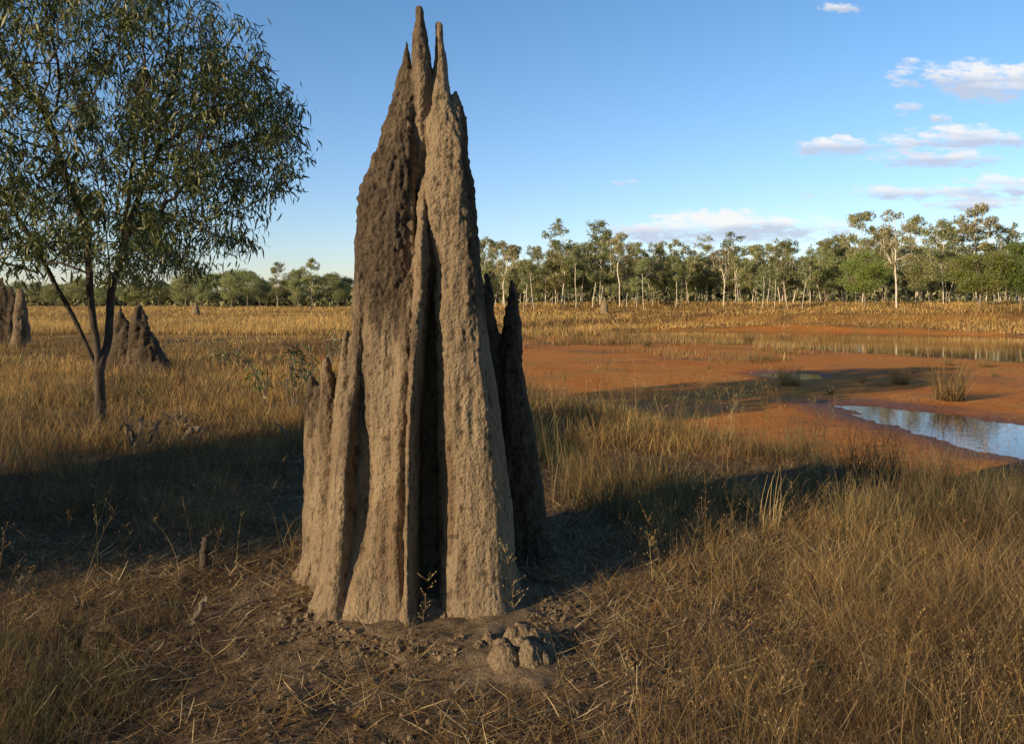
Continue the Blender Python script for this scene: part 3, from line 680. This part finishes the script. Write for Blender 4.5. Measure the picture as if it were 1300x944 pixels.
def limbs(P, par, rad, mat, name, rmin=0.0, sides=7):
    n = len(P); ch = [[] for _ in range(n)]
    for i in range(n):
        if par[i] >= 0: ch[par[i]].append(i)
    V = []; Q = []
    starts = [(0, None)]
    roots = [i for i in range(n) if par[i] < 0]; starts = [(i, None) for i in roots]
    while starts:
        i, pr = starts.pop()
        chain = [pr] if pr is not None else []; cur = i
        while True:
            chain.append(cur)
            c = sorted(ch[cur], key=lambda k: -rad[k])
            if not c: break
            for o in c[1:]:
                if rad[o] >= rmin: starts.append((o, cur))
            if rad[c[0]] < rmin: break
            cur = c[0]
        if len(chain) < 2: continue
        k = 4 if rad[i] < .02 else sides
        pts = P[chain]; rr = rad[chain].copy()
        if pr is not None: rr[0] = rad[i]
        T = np.gradient(pts, axis=0); T /= np.linalg.norm(T, axis=1)[:,None]+1e-9
        up = np.array([0,0,1.0]) if abs(T[0][2]) < .8 else np.array([1.0,0,0])
        base = len(V); u = np.cross(T[0], up); u /= np.linalg.norm(u)
        for j in range(len(pts)):
            u = u-T[j]*np.dot(u, T[j]); u /= np.linalg.norm(u)+1e-9; v = np.cross(T[j], u)
            for q in range(k):
                a = 2*math.pi*q/k; V.append(pts[j]+(u*math.cos(a)+v*math.sin(a))*rr[j])
        for j in range(len(pts)-1):
            for q in range(k):
                q2 = (q+1) % k; Q.append((base+j*k+q, base+j*k+q2, base+(j+1)*k+q2, base+(j+1)*k+q))
    return np_mesh(name, np.array(V), Q, None, mat)
def leaves_mesh(name, pos, length, width, down, col, mat, sickle=.25, r=None):
    """lance leaves: 6-vertex strips, hanging by 'down' (0..1)"""
    r = r or np.random.default_rng(3); N = len(pos)
    d = r.normal(0,1,(N,3)); d /= np.linalg.norm(d,axis=1)[:,None]; d = d*(1-down)+np.array([0,0,-1.0])*down+r.normal(0,.18,(N,3)); d /= np.linalg.norm(d,axis=1)[:,None]
    s = np.cross(d, r.normal(0,1,(N,3))); s /= np.linalg.norm(s,axis=1)[:,None]; b = np.cross(d, s)
    L = (length*r.uniform(.6,1.25,N))[:,None]; W = (width*r.uniform(.7,1.2,N))[:,None]; k = (sickle*r.uniform(-1,1,N))[:,None]*L
    p0 = pos; m1 = pos+d*L*.35+b*k*.5; m2 = pos+d*L*.7+b*k*.35; p3 = pos+d*L-b*k*.15
    V = np.stack([p0, m1-s*W*.5, m1+s*W*.5, m2-s*W*.4, m2+s*W*.4, p3], 1).reshape(-1,3)
    i = np.arange(N)*6
    T = np.concatenate([np.stack([i,i+1,i+2],1), np.stack([i+3,i+5,i+4],1)]); Q = np.stack([i+1,i+3,i+4,i+2],1)
    return np_mesh(name, V, Q, T, mat, np.repeat(col, 6, 0))
def quad_leaves(name, pos, size, col, mat, r, elong=2.4):
    N = len(pos); d = r.normal(0,1,(N,3)); d[:,2] -= .5; d /= np.linalg.norm(d,axis=1)[:,None]
    s = np.cross(d, r.normal(0,1,(N,3))); s /= np.linalg.norm(s,axis=1)[:,None]
    L = (size*r.uniform(.6,1.3,N))[:,None]; W = L/elong
    V = np.stack([pos-d*L*.5, pos-s*W*.5, pos+d*L*.5, pos+s*W*.5], 1).reshape(-1,3); i = np.arange(N)*4
    return np_mesh(name, V, np.stack([i,i+1,i+2,i+3],1), None, mat, np.repeat(col, 4, 0), smooth=False)

DARKBARK = bark_mat('dark_bark', (.035,.026,.02), (.15,.115,.085), 16, 1.0, (.07,.05,.035))
WHITEBARK = bark_mat('pale_gum_bark', (.72,.62,.48), (.82,.74,.60), 3, .1, (.34,.25,.17))
GREYBARK = bark_mat('grey_brown_bark', (.16,.12,.09), (.36,.29,.22), 5, .3)
LEAF_N = blade_mat('near_tree_leaf', trans=.25, rough=.42, spec=.45)
LEAF_G = blade_mat('gum_leaf', trans=.3, rough=.5, spec=.3, objvar=.9)

def near_tree():
    Y0 = 10.0; S = Y0/F
    def W(px, py, dy=0.0): return np.array([(px-650)*S, Y0+dy, EYE-(py-HOR)*S])
    z0 = tz(W(128,540)[0], Y0)
    nodes = []; par = []
    def chain(start, pts):
        prev = start
        for p in pts:
            a = nodes[prev] if prev >= 0 else None
            if a is None: nodes.append(p); par.append(-1); prev = len(nodes)-1; continue
            n = max(1, int(np.linalg.norm(p-a)/.13))
            for k in range(1, n+1):
                nodes.append(a+(p-a)*k/n+(np.array([random.uniform(-1,1),random.uniform(-1,1),0])*.008)); par.append(prev); prev = len(nodes)-1
        return prev
    base = W(128, 540); base[2] = z0-.15
    t = chain(-1, [base, W(127,515), W(125,472)])
    l = chain(t, [W(113,450,.05), W(100,415,.0), W(88,382,-.1), W(76,350,-.2), W(55,300,-.3), W(30,250,-.4)])
    l2 = chain(l-6, [W(30,345,.3), W(-30,330,.5)])
    f1 = chain(t, [W(123,440), W(121,400,-.05), W(119,350,-.1), W(117,300,-.1), W(100,240,-.2), W(80,160,-.3)])
    f2 = chain(t, [W(131,440,.08), W(134,400,.12), W(137,370,.1)])
    g1 = chain(f2, [W(146,340,.1), W(152,310,.15), W(165,250,.2), W(190,180,.3)])
    g2 = chain(f2, [W(136,335,.3), W(133,280,.5), W(140,200,.6)])
    g3 = chain(f1-8, [W(90,345,.4), W(40,330,.6), W(5,335,.7)])
    g4 = chain(t-3 if t > 3 else t, [W(110,480,-.1), W(100,430,-.35), W(95,380,-.4)]) if False else 0
    g5 = chain(g1-6, [W(185,300,-.3), W(225,280,-.5)])
    g6 = chain(t-1, [W(129,430,.2), W(128,380,.25), W(124,330,.3), W(112,270,.4)])
    # crown envelope
    r = np.random.default_rng(11); A = []
    sil = np.array([(-60,40,190),(-40,0,270),(0,-60,318),(30,-90,330),(60,-110,350),(110,-125,372),(150,-130,380),(190,-130,385),(230,-130,368),(270,-120,345),(300,-110,330),(330,-90,290),(345,-40,255),(353,150,215)], float)
    while len(A) < 2800:
        py = r.uniform(-60, 352); L = np.interp(py, sil[:,0], sil[:,1]); Rr = np.interp(py, sil[:,0], sil[:,2]); px = r.uniform(L, Rr)
        c = (L+Rr)/2; hw = (Rr-L)/2; e = math.sqrt(max(0, 1-((px-c)/hw)**2)); dm = 2.3*e*min(1, (py+75)/120)
        dy = r.uniform(-1, 1)*max(dm, .15)
        q = W(px, py)*1.0; q[1] += dy
        if fbm(np.array([q[0]*1.1]), np.array([q[1]*1.1]), q[2]*1.1, 2)[0] < -.28: continue
        if py > 300 and (px < 60 and r.uniform() < .6): continue
        if py > 240 and r.uniform() < .55*(py-240)/110+.1: continue
        A.append(q)
    P, pr = colonize(nodes, par, A, .13, .17, 1.4, 90, (0,0,-.02), 5)
    rad = radii(P, pr, .0042, 2.38)
    rad = np.minimum(rad, .115)
    org = np.array([base[0], Y0, z0])
    root = empty('leafy_tree', org); tag(root, 'multi-stemmed tree with dark bark and narrow drooping leaves at left', 'tree')
    link('trunk', limbs(P-org, pr, rad, DARKBARK, 'trunk', 0, 8), root)
    r = np.random.default_rng(12)
    thin = np.where((rad < .012) & (np.arange(len(P)) > len(nodes)))[0]
    cnt = r.poisson(20, len(thin)); idx = np.repeat(thin, cnt)
    pos = P[idx]+r.normal(0,.085,(len(idx),3))
    nzz = fbm(pos[:,0]*1.9, pos[:,1]*1.9, pos[:,2]*1.9, 3); pos = pos[nzz > -.10+r.normal(0,.06,len(pos))]
    n = len(pos); col = np.array([(.10,.125,.034),(.15,.165,.045),(.07,.09,.03),(.22,.22,.07),(.32,.28,.10)])[r.choice(5, n, p=[.3,.28,.22,.14,.06])]*r.uniform(.75,1.25,(n,1))
    link('crown', leaves_mesh('crown', pos-org, .155, .021, .55, col, LEAF_N, .3, r), root)
    print('near tree', len(P), n)
    return root, org
NT_ROOT, NT_ORG = near_tree()

# -- second tree of the same kind, standing left of the camera: it throws the shade at lower left
def dup(root, loc, rz, s, label, group=None):
    r = root.copy(); COL.objects.link(r); r.location = loc; r.rotation_euler = (0,0,rz); r.scale = s if hasattr(s,'__len__') else (s,s,s)
    r['label'] = label
    if group: r['group'] = group
    for c in list(root.children):
        k = c.copy(); COL.objects.link(k); k.parent = r
    return r
dup(NT_ROOT, (-8.7, 2.85, tz(-8.7,2.85)), 1.9, .6, 'leafy tree just outside the left edge that shades the lower left grass')
dup(NT_ROOT, (-13.5, -1.9, tz(-13.5,-1.9)), 4.1, .85, 'tall tree farther out beyond the left edge, throwing long shade')

dup(NT_ROOT, (-9.6, .33, tz(-9.6,.33)), 3.3, .55, 'smaller leafy tree outside the left edge, nearest to the viewer')

# -- woodland trees
def gum(seed, H, kind):
    r = np.random.default_rng(seed); A = []; cl = []
    if kind == 'gum': fork = .42*H; nc = 30; cr = .075*H; spread = .19*H; z0, z1 = .32, .98; tipn = .009; leaf = 8500; ls = .25
    elif kind == 'fork': fork = .32*H; nc = 13; cr = .09*H; spread = .24*H; z0, z1 = .45, .97; tipn = .018; leaf = 5200; ls = .27
    elif kind == 'slim': fork = .55*H; nc = 8; cr = .10*H; spread = .12*H; z0, z1 = .45, .97; tipn = .013; leaf = 4800; ls = .26
    elif kind == 'grey': fork = .3*H; nc = 20; cr = .15*H; spread = .26*H; z0, z1 = .25, .9; tipn = .013; leaf = 12000; ls = .28
    else: fork = .22*H; nc = 30; cr = .16*H; spread = .32*H; z0, z1 = .26, .86; tipn = .015; leaf = 17000; ls = .24
    for k in range(nc):
        t = r.uniform(0,1); zz = (z0+(z1-z0)*t)*H
        prof = math.sin(math.pi*(.12+.80*t)) if kind in ('bush','grey') else (.35+.65*math.sin(math.pi*(t*.78+.12)))
        a = r.uniform(0,6.28); rr = spread*prof*math.sqrt(r.uniform(.05,1)); cl.append((rr*math.cos(a), rr*math.sin(a), zz, cr*r.uniform(.6,1.15)))
    for c in cl:
        for q in range(26):
            v = r.normal(0,.5,3); A.append((c[0]+v[0]*c[3], c[1]+v[1]*c[3], c[2]+v[2]*c[3]*.7))
    nodes = [np.array([0,0,-.3])]; par = [-1]; n = max(4, int(fork/.35)); lean = r.normal(0,.05,2); p = nodes[0]
    for k in range(1, n+1):
        lean = lean+r.normal(0,.05,2); p = p+np.array([lean[0]*.35, lean[1]*.35, (fork+.3)/n]); nodes.append(p); par.append(k-1)
    P, pr = colonize(nodes, par, A, .3*H/10, .35*H/10, .33*H, 90, (0,0,.30), seed)
    rad = radii(P, pr, tipn*H/10, 2.35)
    tr = limbs(P, pr, rad, WHITEBARK if kind != 'bush' and kind != 'grey' else GREYBARK, 'trunk', .012*H/10, 6)
    ci = r.choice(nc, leaf, p=np.array([c[3]**2 for c in cl])/sum(c[3]**2 for c in cl)); C = np.array(cl)[ci]
    v = r.normal(0,1,(leaf,3)); v /= np.linalg.norm(v,axis=1)[:,None]; v *= (r.uniform(0,1,leaf)**.45)[:,None]
    pos = C[:,:3]+v*C[:,3:4]*np.array([1.05,1.05,.75]); pos += r.normal(0,.05*H/10,(leaf,3))
    nz = fbm(pos[:,0]*1.6, pos[:,1]*1.6, pos[:,2]*1.6, 3); k = nz > {'bush':-.45,'gum':-.06,'slim':-.06,'fork':-.06}.get(kind, -.18); pos = pos[k]; n = len(pos)
    pal = {'gum':[(.294,.313,.128),(.352,.362,.146),(.235,.264,.107),(.431,.392,.175)], 'fork':[(.334,.334,.157),(.412,.381,.175),(.274,.284,.128)], 'slim':[(.294,.323,.138),(.352,.362,.146),(.235,.274,.107)],
           'grey':[(.294,.334,.138),(.352,.381,.157),(.235,.274,.117),(.412,.392,.175)], 'bush':[(.25,.31,.07),(.32,.36,.09),(.19,.25,.06)]}[kind]
    col = np.array(pal)[r.integers(0,len(pal),n)]*r.uniform(.7,1.3,(n,1))
    # leaf tones vary at random through the whole crown
    cw = quad_leaves('crown', pos, ls*H/10, col, LEAF_G, r)
    return tr, cw
PROTO = {}
for kd, cnt, H in (('gum',7,10),('fork',3,10),('slim',6,9),('grey',5,8),('bush',3,7)):
    PROTO[kd] = [(gum(100*len(kd)+17*i+3, H, kd), H) for i in range(cnt)]
NAMES = {'gum':'gum_tree','fork':'gum_tree','slim':'gum_tree','grey':'gum_tree','bush':'bushy_tree'}
tree_n = 0
def place(kd, px, Y, top, label, group=None, var=None, rz=None, wide=1.0):
    global tree_n
    (tr, cw), H = PROTO[kd][var if var is not None else random.randrange(len(PROTO[kd]))]
    x = (px-650)*Y/F; z = tz(x, Y); h = EYE+(HOR-top)*Y/F-z; s = h/(H*.99)
    o = empty(NAMES[kd], (x, Y, z), rz if rz is not None else random.uniform(0,6.28), (s*wide, s*wide, s))
    link('trunk', tr, o); link('crown', cw, o); tag(o, label, 'tree', group); tree_n += 1
G = 'trees of the far woodland belt'
front = [
 ('slim',1262,74,322,'thin pale stem at the left rim of the edge tree'),
 ('gum',616,86,318,'pale gum whose crown shows just right of the big mound'),
 ('fork',640,82,306,'gum with forked white limbs right of the big mound'),
 ('slim',668,88,322,'slim gum between the forked gum and the tallest wispy gum'),
 ('gum',713,84,281,'tall wispy gum, first of the high crowns right of the big mound'),
 ('slim',737,88,298,'slender gum standing between two tall wispy gums'),
 ('gum',762,86,282,'tall narrow gum with an open crown at centre of the belt'),
 ('fork',787,80,296,'gum with a bright straight white trunk right of the tiny mound'),
 ('gum',830,84,306,'dark-crowned gum with a crooked white trunk at mid belt'),
 ('slim',806,84,318,'thin gum with a ragged crown left of the crooked-trunk gum'),
 ('bush',872,92,326,'yellow-green rounded tree left of the big forked white gum'),
 ('fork',919,78,305,'leaning gum with a bare forked white trunk'),
 ('slim',938,84,318,'slim gum leaning beside the bare forked gum'),
 ('gum',958,86,312,'dense olive-crowned gum right of the bare forked gum'),
 ('slim',967,72,334,'short pale-stemmed gum standing forward of the belt'),
 ('gum',990,82,300,'feathery open gum left of the cloud gap'),
 ('slim',983,72,338,'short gum with a twisted white stem'),
 ('slim',1000,72,326,'thin gum with twin white stems'),
 ('slim',1018,72,330,'slender leaning gum left of the bright green tree'),
 ('grey',1048,84,312,'broad grey-green gum left of the bright green tree'),
 ('grey',1068,92,308,'full grey-green tree behind the bright green tree'),
 ('bush',1098,72,314,'bright green rounded tree on the far bank'),
 ('fork',1138,68,268,'big gum with thick forked white trunk beside the bright green tree'),
 ('gum',1092,88,272,'high dark-crowned gum rising behind the bright green tree'),
 ('gum',1162,84,276,'tall gum just right of the thick forked white gum'),
 ('gum',1198,76,281,'tan-crowned gum left of the large round green tree'),
 ('fork',1240,78,260,'tallest gum at right, crown high over the round green tree'),
 ('bush',1244,66,306,'large round green tree standing before the tallest right gum'),
 ('bush',1296,66,300,'green leafy tree cut by the right edge of the photo'),
 ('grey',1172,80,318,'shadowy grey tree between the white gum and the round green tree'),
 ('gum',1290,88,286,'gum rising behind the green tree at the right edge'),
 ('grey',294,104,341,'dark rounded tree alone on the left plain'),
 ('gum',395,112,329,'thin high-crowned gum on the left skyline near the big mound'),
 ('gum',352,114,334,'ragged gum breaking the left skyline'),
 ('grey',430,106,346,'bushy tree half hidden by the left side of the big mound'),
 ('grey',255,112,352,'low grey tree left of the dark rounded plain tree'),
 ('grey',330,108,350,'rounded grey tree right of the dark rounded plain tree'),
 ('grey',375,104,352,'spreading grey-green tree at middle of the left belt'),
]
for i, (kd, px, Y, top, lab) in enumerate(front): place(kd, px, Y, top, lab, G, wide={'bush':1.12,'fork':.78}.get(kd, 1.0))
rr = random.Random(5)
slots = [605+i*10.5+rr.uniform(-4,4) for i in range(70)]
for px in slots:
    place('slim', px, rr.uniform(76,108), rr.uniform(308,350), 'slender white-stemmed gum among many in the woodland belt', 'slender white-stemmed gums')
for px in [604+i*17.5+rr.uniform(-7,7) for i in range(40)]:
    place('gum', px, rr.uniform(78,104), rr.uniform(296,324) - (12 if px > 1060 else 0), 'airy pale-trunked gum standing among the woodland belt', 'airy pale-trunked gums', wide=rr.uniform(.9,1.25))
for px in [600+i*25+rr.uniform(-10,10) for i in range(30)]:
    place('grey', px, rr.uniform(88,125), rr.uniform(312,342), 'grey-green tree deep in the woodland belt behind the pale stems', 'grey-green trees deep in the belt', wide=1.15)
for px in [-60+i*20+rr.uniform(-7,7) for i in range(27)]:
    place('grey', px, rr.uniform(118,160), rr.uniform(344,358) - (5 if px > 230 else -6), 'low grey-green tree in the distant belt left of the big mound', 'low trees of the left belt', wide=1.3)
print('trees', tree_n)

def far_wood():
    r = np.random.default_rng(9); n = 110000
    px = r.uniform(-260, 1560, n); Y = r.uniform(165, 190, n); x = (px-650)*Y/F
    top = np.where(px > 560, 8.5, 4.0)+2.0*fbm(px*.03, Y*0, 3.0, 3)
    z = .4+top*r.uniform(0,1,n)**1.3
    col = np.array([(.26,.27,.13),(.32,.31,.16),(.20,.21,.11)])[r.integers(0,3,n)]*r.uniform(.7,1.2,(n,1))
    o = link('distant_wood', quad_leaves('distant_wood', np.stack([x,Y,z],1), 1.2, col, LEAF_G, r, 1.8))
    tag(o, 'distant mass of dull green bush closing the horizon', 'woodland', kind='stuff')
far_wood()

# ------------------------------------------------------------------ small near things
WOOD = bark_mat('weathered_wood', (.16,.125,.09), (.32,.26,.19), 25, .7)
def stick(name, pts, r0, r1, label, cat, mat=WOOD, group=None, knots=None):
    P = np.array(pts, float); n = 14; t = np.linspace(0, len(P)-1, n); Q = np.stack([np.interp(t, range(len(P)), P[:,c]) for c in range(3)], 1)
    Q += np.random.default_rng(int(abs(P[0,0])*1000)).normal(0, r0*.18, Q.shape); org = Q[0].copy(); org[2] = P[:,2].min()
    par = list(range(-1, n-1)); rad = np.linspace(r0, r1, n)*np.random.default_rng(4).uniform(.85,1.15,n)
    PP = Q-org; nodes = list(PP); rads = list(rad)
    for (k, v) in (knots or []):
        a = nodes[k]; prev = k
        for s in range(1, 5): nodes.append(a+np.array(v)*s/4); par.append(prev); rads.append(rad[k]*.6*(1-.18*s)); prev = len(nodes)-1
    o = link(name, limbs(np.array(nodes), par, np.array(rads), mat, name, 0, 8)); o.location = org; tag(o, label, cat, group)
x, Y, z = on_ground(243, 793); stick('dead_stump', [(x,Y,z-.03),(x+.03,Y+.02,z+.06),(x+.07,Y+.03,z+.13)], .024, .010, 'short pale splintered stump sticking up from straw left of the big mound', 'dead stump', knots=[(3,(.02,.02,.05))])
x, Y, z = on_ground(258, 725); stick('dead_stump', [(x,Y,z-.03),(x+.0,Y,z+.10),(x+.02,Y,z+.2)], .03, .02, 'dark broken stump in the shaded grass above the pale stump', 'dead stump', DARKBARK, knots=[(5,(.08,.0,.05)),(8,(.06,.04,-.02))])
x, Y, z = on_ground(352, 592); stick('fallen_branch', [(x-.3,Y+.2,z+.02),(x-.1,Y,z+.07),(x+.15,Y-.1,z+.05),(x+.4,Y,z+.10)], .028, .012, 'dead grey branch lying in the grass left of the big mound', 'branch', knots=[(4,(.12,.0,.10)),(9,(-.1,.1,.12))])
x, Y, z = on_ground(232, 560); stick('fallen_branch', [(x,Y,z),(x+.08,Y+.1,z+.14),(x+.2,Y+.1,z+.1)], .05, .03, 'stubby bleached branch piece half sunk in golden grass', 'branch')
x, Y, z = on_ground(375, 570); stick('fallen_branch', [(x,Y,z),(x-.08,Y,z+.16),(x-.22,Y,z+.30)], .018, .007, 'thin bleached branch leaning beside the back left foot of the big mound', 'branch', knots=[(6,(.12,0,.1))])
x, Y, z = on_ground(222, 470); stick('dead_branch', [(x-.2,Y-.4,z),(x-.35,Y-.4,z+.4),(x-.5,Y-.4,z+.75)], .03, .014, 'pale dead stick leaning on the low twin-peaked mound', 'branch', knots=[(7,(-.1,0,.12))])

def sapling(px, py, h, label, nst, leafn, seed, spread=.35, green=True):
    x, Y, z = on_ground(px, py); r = np.random.default_rng(seed); nodes = [np.array([0,0,-.05])]; par = [-1]
    LP = []
    for s in range(nst):
        a = r.uniform(0,6.28); d = np.array([math.cos(a)*spread, math.sin(a)*spread, 1.0]); prev = 0; p = nodes[0]; hh = h*r.uniform(.6,1)
        for k in range(9):
            p = p+d/np.linalg.norm(d)*hh/9+r.normal(0,.012,3); nodes.append(p); par.append(prev); prev = len(nodes)-1
            d = d+r.normal(0,.12,3)*np.array([1,1,.3])
            if k > 2: LP += [p+r.normal(0,.05,3) for _ in range(leafn)]
    root = empty('sapling', (x,Y,z), 0); tag(root, label, 'sapling')
    link('stem', limbs(np.array(nodes), par, np.linspace(.011,.005,len(nodes)), GREYBARK, 'stem', 0, 5), root)
    LP = np.array(LP); n = len(LP); col = np.array([(.09,.14,.035),(.07,.11,.03),(.13,.18,.06)] if green else [(.10,.07,.04),(.16,.11,.06)])[r.integers(0, 3 if green else 2, n)]*r.uniform(.7,1.2,(n,1))
    link('foliage', leaves_mesh('foliage', LP, .17, .028, .25, col, LEAF_N, .2, r), root)
sapling(372, 520, 1.25, 'slender sapling with long green leaves just left of the big mound', 5, 2, 3, .35)
sapling(335, 515, .95, 'low green-leaved sapling farther left in the golden grass', 4, 2, 5, .4)
sapling(292, 470, .8, 'leafy sapling farthest back in the golden grass, nearest the low twin-peaked mound', 5, 3, 13, .6)
sapling(425, 468, 1.1, 'dense green sapling touching the left edge of the big mound', 6, 3, 14, .5)
sapling(398, 500, 1.0, 'green-leaved sapling half hidden behind the back left fins', 3, 3, 8, .3)
sapling(178, 575, .55, 'small withered shrub with few dark leaves right of the tree trunk', 5, 1, 6, .6, False)
sapling(232, 545, .45, 'tiny withered bush beside the stubby branch piece', 4, 1, 9, .6, False)

def herb(px, py, h, label, seed):
    global rng
    x, Y, z = on_ground(px, py); keep = rng; rng = np.random.default_rng(seed); B = Blades()
    C = B.add(np.array([[0,0,-.01]]), h, .004, rng.uniform(0,6), .05, .15, np.array([STRAW[0]]), 8)[0]
    for k in range(26):
        i = rng.integers(3, 9); p = C[i][None]; a = rng.uniform(0,6.28)
        D = B.add(p, h*rng.uniform(.08,.2), .002, a, rng.uniform(.5,1.1), .3, np.array([STRAW[3]]), 3)
        B.add(D[:,-1], .009, .006, a, .5, 0, np.array([(.5,.36,.15)]), 1); B.add(D[:,2], .009, .006, a+1, .8, 0, np.array([(.5,.36,.15)]), 1)
    o = link('seeding_herb', B.mesh('seeding_herb', GM)); o.location = (x,Y,z); tag(o, label, 'herb'); rng = keep
herb(536, 815, .30, 'small yellow-seeded herb in front of the dark central groove', 4)
herb(655, 812, .42, 'single thin upright herb stalk at the right foot of the big mound', 6)
herb(828, 738, .28, 'little branching herb in the shade right of the big mound', 7)

# ------------------------------------------------------------------ light, sky, camera
SUN_EL = 15.0
sdir = np.array([-.78, -.63]); sdir /= np.linalg.norm(sdir)
el = R(SUN_EL); S = np.array([sdir[0]*math.cos(el), sdir[1]*math.cos(el), math.sin(el)])
import mathutils
ld = bpy.data.lights.new('sun', 'SUN'); ld.energy = 5.0; ld.angle = R(.55); ld.color = (1.0,.78,.50)
so = bpy.data.objects.new('sun', ld); COL.objects.link(so); so.rotation_euler = mathutils.Vector(S).to_track_quat('Z','Y').to_euler(); so.location = (-10,-8,12)

w = bpy.data.worlds.new('World'); sc.world = w; w.use_nodes = True; t = NT(w.node_tree); t.n.clear()
out = t.new('ShaderNodeOutputWorld'); bg = t.new('ShaderNodeBackground')
STR = .15
bg.inputs['Strength'].default_value = STR
sky = t.new('ShaderNodeTexSky'); sky.sky_type = 'NISHITA'; sky.sun_disc = False; sky.sun_elevation = el
sky.sun_rotation = math.atan2(sdir[0], sdir[1]); sky.air_density = 1.0; sky.dust_density = .3; sky.ozone_density = 3.5; sky.altitude = 0
tc = t.new('ShaderNodeTexCoord'); sp = t.new('ShaderNodeSeparateXYZ'); t.l.new(tc.outputs['Generated'], sp.inputs[0])
yy = t.math('MAXIMUM', sp.outputs[1], .02)
U = t.math('DIVIDE', sp.outputs[0], yy); Vv = t.math('DIVIDE', sp.outputs[2], yy)
cb = t.new('ShaderNodeCombineXYZ'); t.l.new(U, cb.inputs[0]); t.l.new(t.math('MULTIPLY', Vv, 2.6), cb.inputs[1])
nz = t.noise(cb.outputs[0], 20, 10, .68); nz2 = t.noise(cb.outputs[0], 55, 8, .65)
clouds = [(1250,100,84,14,1.1),(1275,119,55,9,.9),(1065,185,44,8,1.1),(1170,184,60,8,.9),(1222,172,66,9,.95),(1190,201,66,8,1.05),(1280,179,45,6,.8),(1200,245,140,7,.85),(1268,234,48,10,.95),(1245,259,52,8,.9),
          (865,293,75,13,.9),(935,290,100,16,1.05),(968,281,50,10,.9),(1042,290,50,11,.7),(1062,10,27,5,.9),(1157,78,12,4,.7),(1158,135,20,10,.5),(790,232,20,4,.5),(1195,150,30,5,.6)]
M = None; SH = None
for cx, cy, rx, ry, st in clouds:
    du = t.math('MULTIPLY', t.math('SUBTRACT', U, (cx-650)/F), F/(rx*1.15)); dv = t.math('MULTIPLY', t.math('SUBTRACT', Vv, (HOR-cy)/F), F/(ry*1.4))
    d2 = t.math('ADD', t.math('MULTIPLY', du, du), t.math('MULTIPLY', dv, dv))
    m_ = t.math('SUBTRACT', st+.08, t.math('MULTIPLY', d2, .55))
    lit = t.math('MULTIPLY', t.math('MAXIMUM', m_, 0), dv)
    M = m_ if M is None else t.math('MAXIMUM', M, m_); SH = lit if SH is None else t.math('ADD', SH, lit)
nn = t.math('ADD', t.math('MULTIPLY', nz, 4.2), t.math('MULTIPLY', nz2, 1.6))
dens = t.math('SUBTRACT', t.math('ADD', t.math('MAXIMUM', M, -1.0), nn), 3.12)
fac = t.new('ShaderNodeMapRange'); fac.interpolation_type = 'SMOOTHSTEP'; fac.inputs[1].default_value = 0; fac.inputs[2].default_value = .95; t.l.new(dens, fac.inputs[0])
front_ = t.math('GREATER_THAN', sp.outputs[1], .05)
fc = t.math('MULTIPLY', t.math('MULTIPLY', fac.outputs[0], .9), front_)
shade = t.ramp(t.math('ADD', SH, t.math('MULTIPLY', nz2, .6)), .0, .75)
k = 1/STR
ccol = t.mix(shade, tuple(v*k for v in (.56,.63,.77)), tuple(v*k for v in (.97,.95,.93)))
# deepen the blue overhead, keep the horizon pale
grad = t.ramp(Vv, 0, .45)
tint = t.mix(grad, (1.32,1.19,1.28), (.95,1.18,1.26))
skc = t.mix(1.0, sky.outputs[0], tint, 'MULTIPLY')
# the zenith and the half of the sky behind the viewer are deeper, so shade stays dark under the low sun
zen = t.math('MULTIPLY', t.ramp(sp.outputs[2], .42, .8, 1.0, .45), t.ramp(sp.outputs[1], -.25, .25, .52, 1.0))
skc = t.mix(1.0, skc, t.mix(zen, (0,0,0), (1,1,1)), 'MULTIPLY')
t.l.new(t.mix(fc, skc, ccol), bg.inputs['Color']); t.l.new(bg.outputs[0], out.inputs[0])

cam = bpy.data.cameras.new('camera'); cam.lens = 28; cam.sensor_width = 36; cam.shift_y = -(472-HOR)/1300; cam.clip_start = .05; cam.clip_end = 6000
co = bpy.data.objects.new('camera', cam); COL.objects.link(co); co.location = (0,0,EYE); co.rotation_euler = (R(90),0,0); sc.camera = co
sc.view_settings.view_transform = 'Standard'; sc.view_settings.look = 'None'; sc.view_settings.exposure = 0; sc.view_settings.gamma = 1
sc.cycles.max_bounces = 6; sc.cycles.transparent_max_bounces = 8
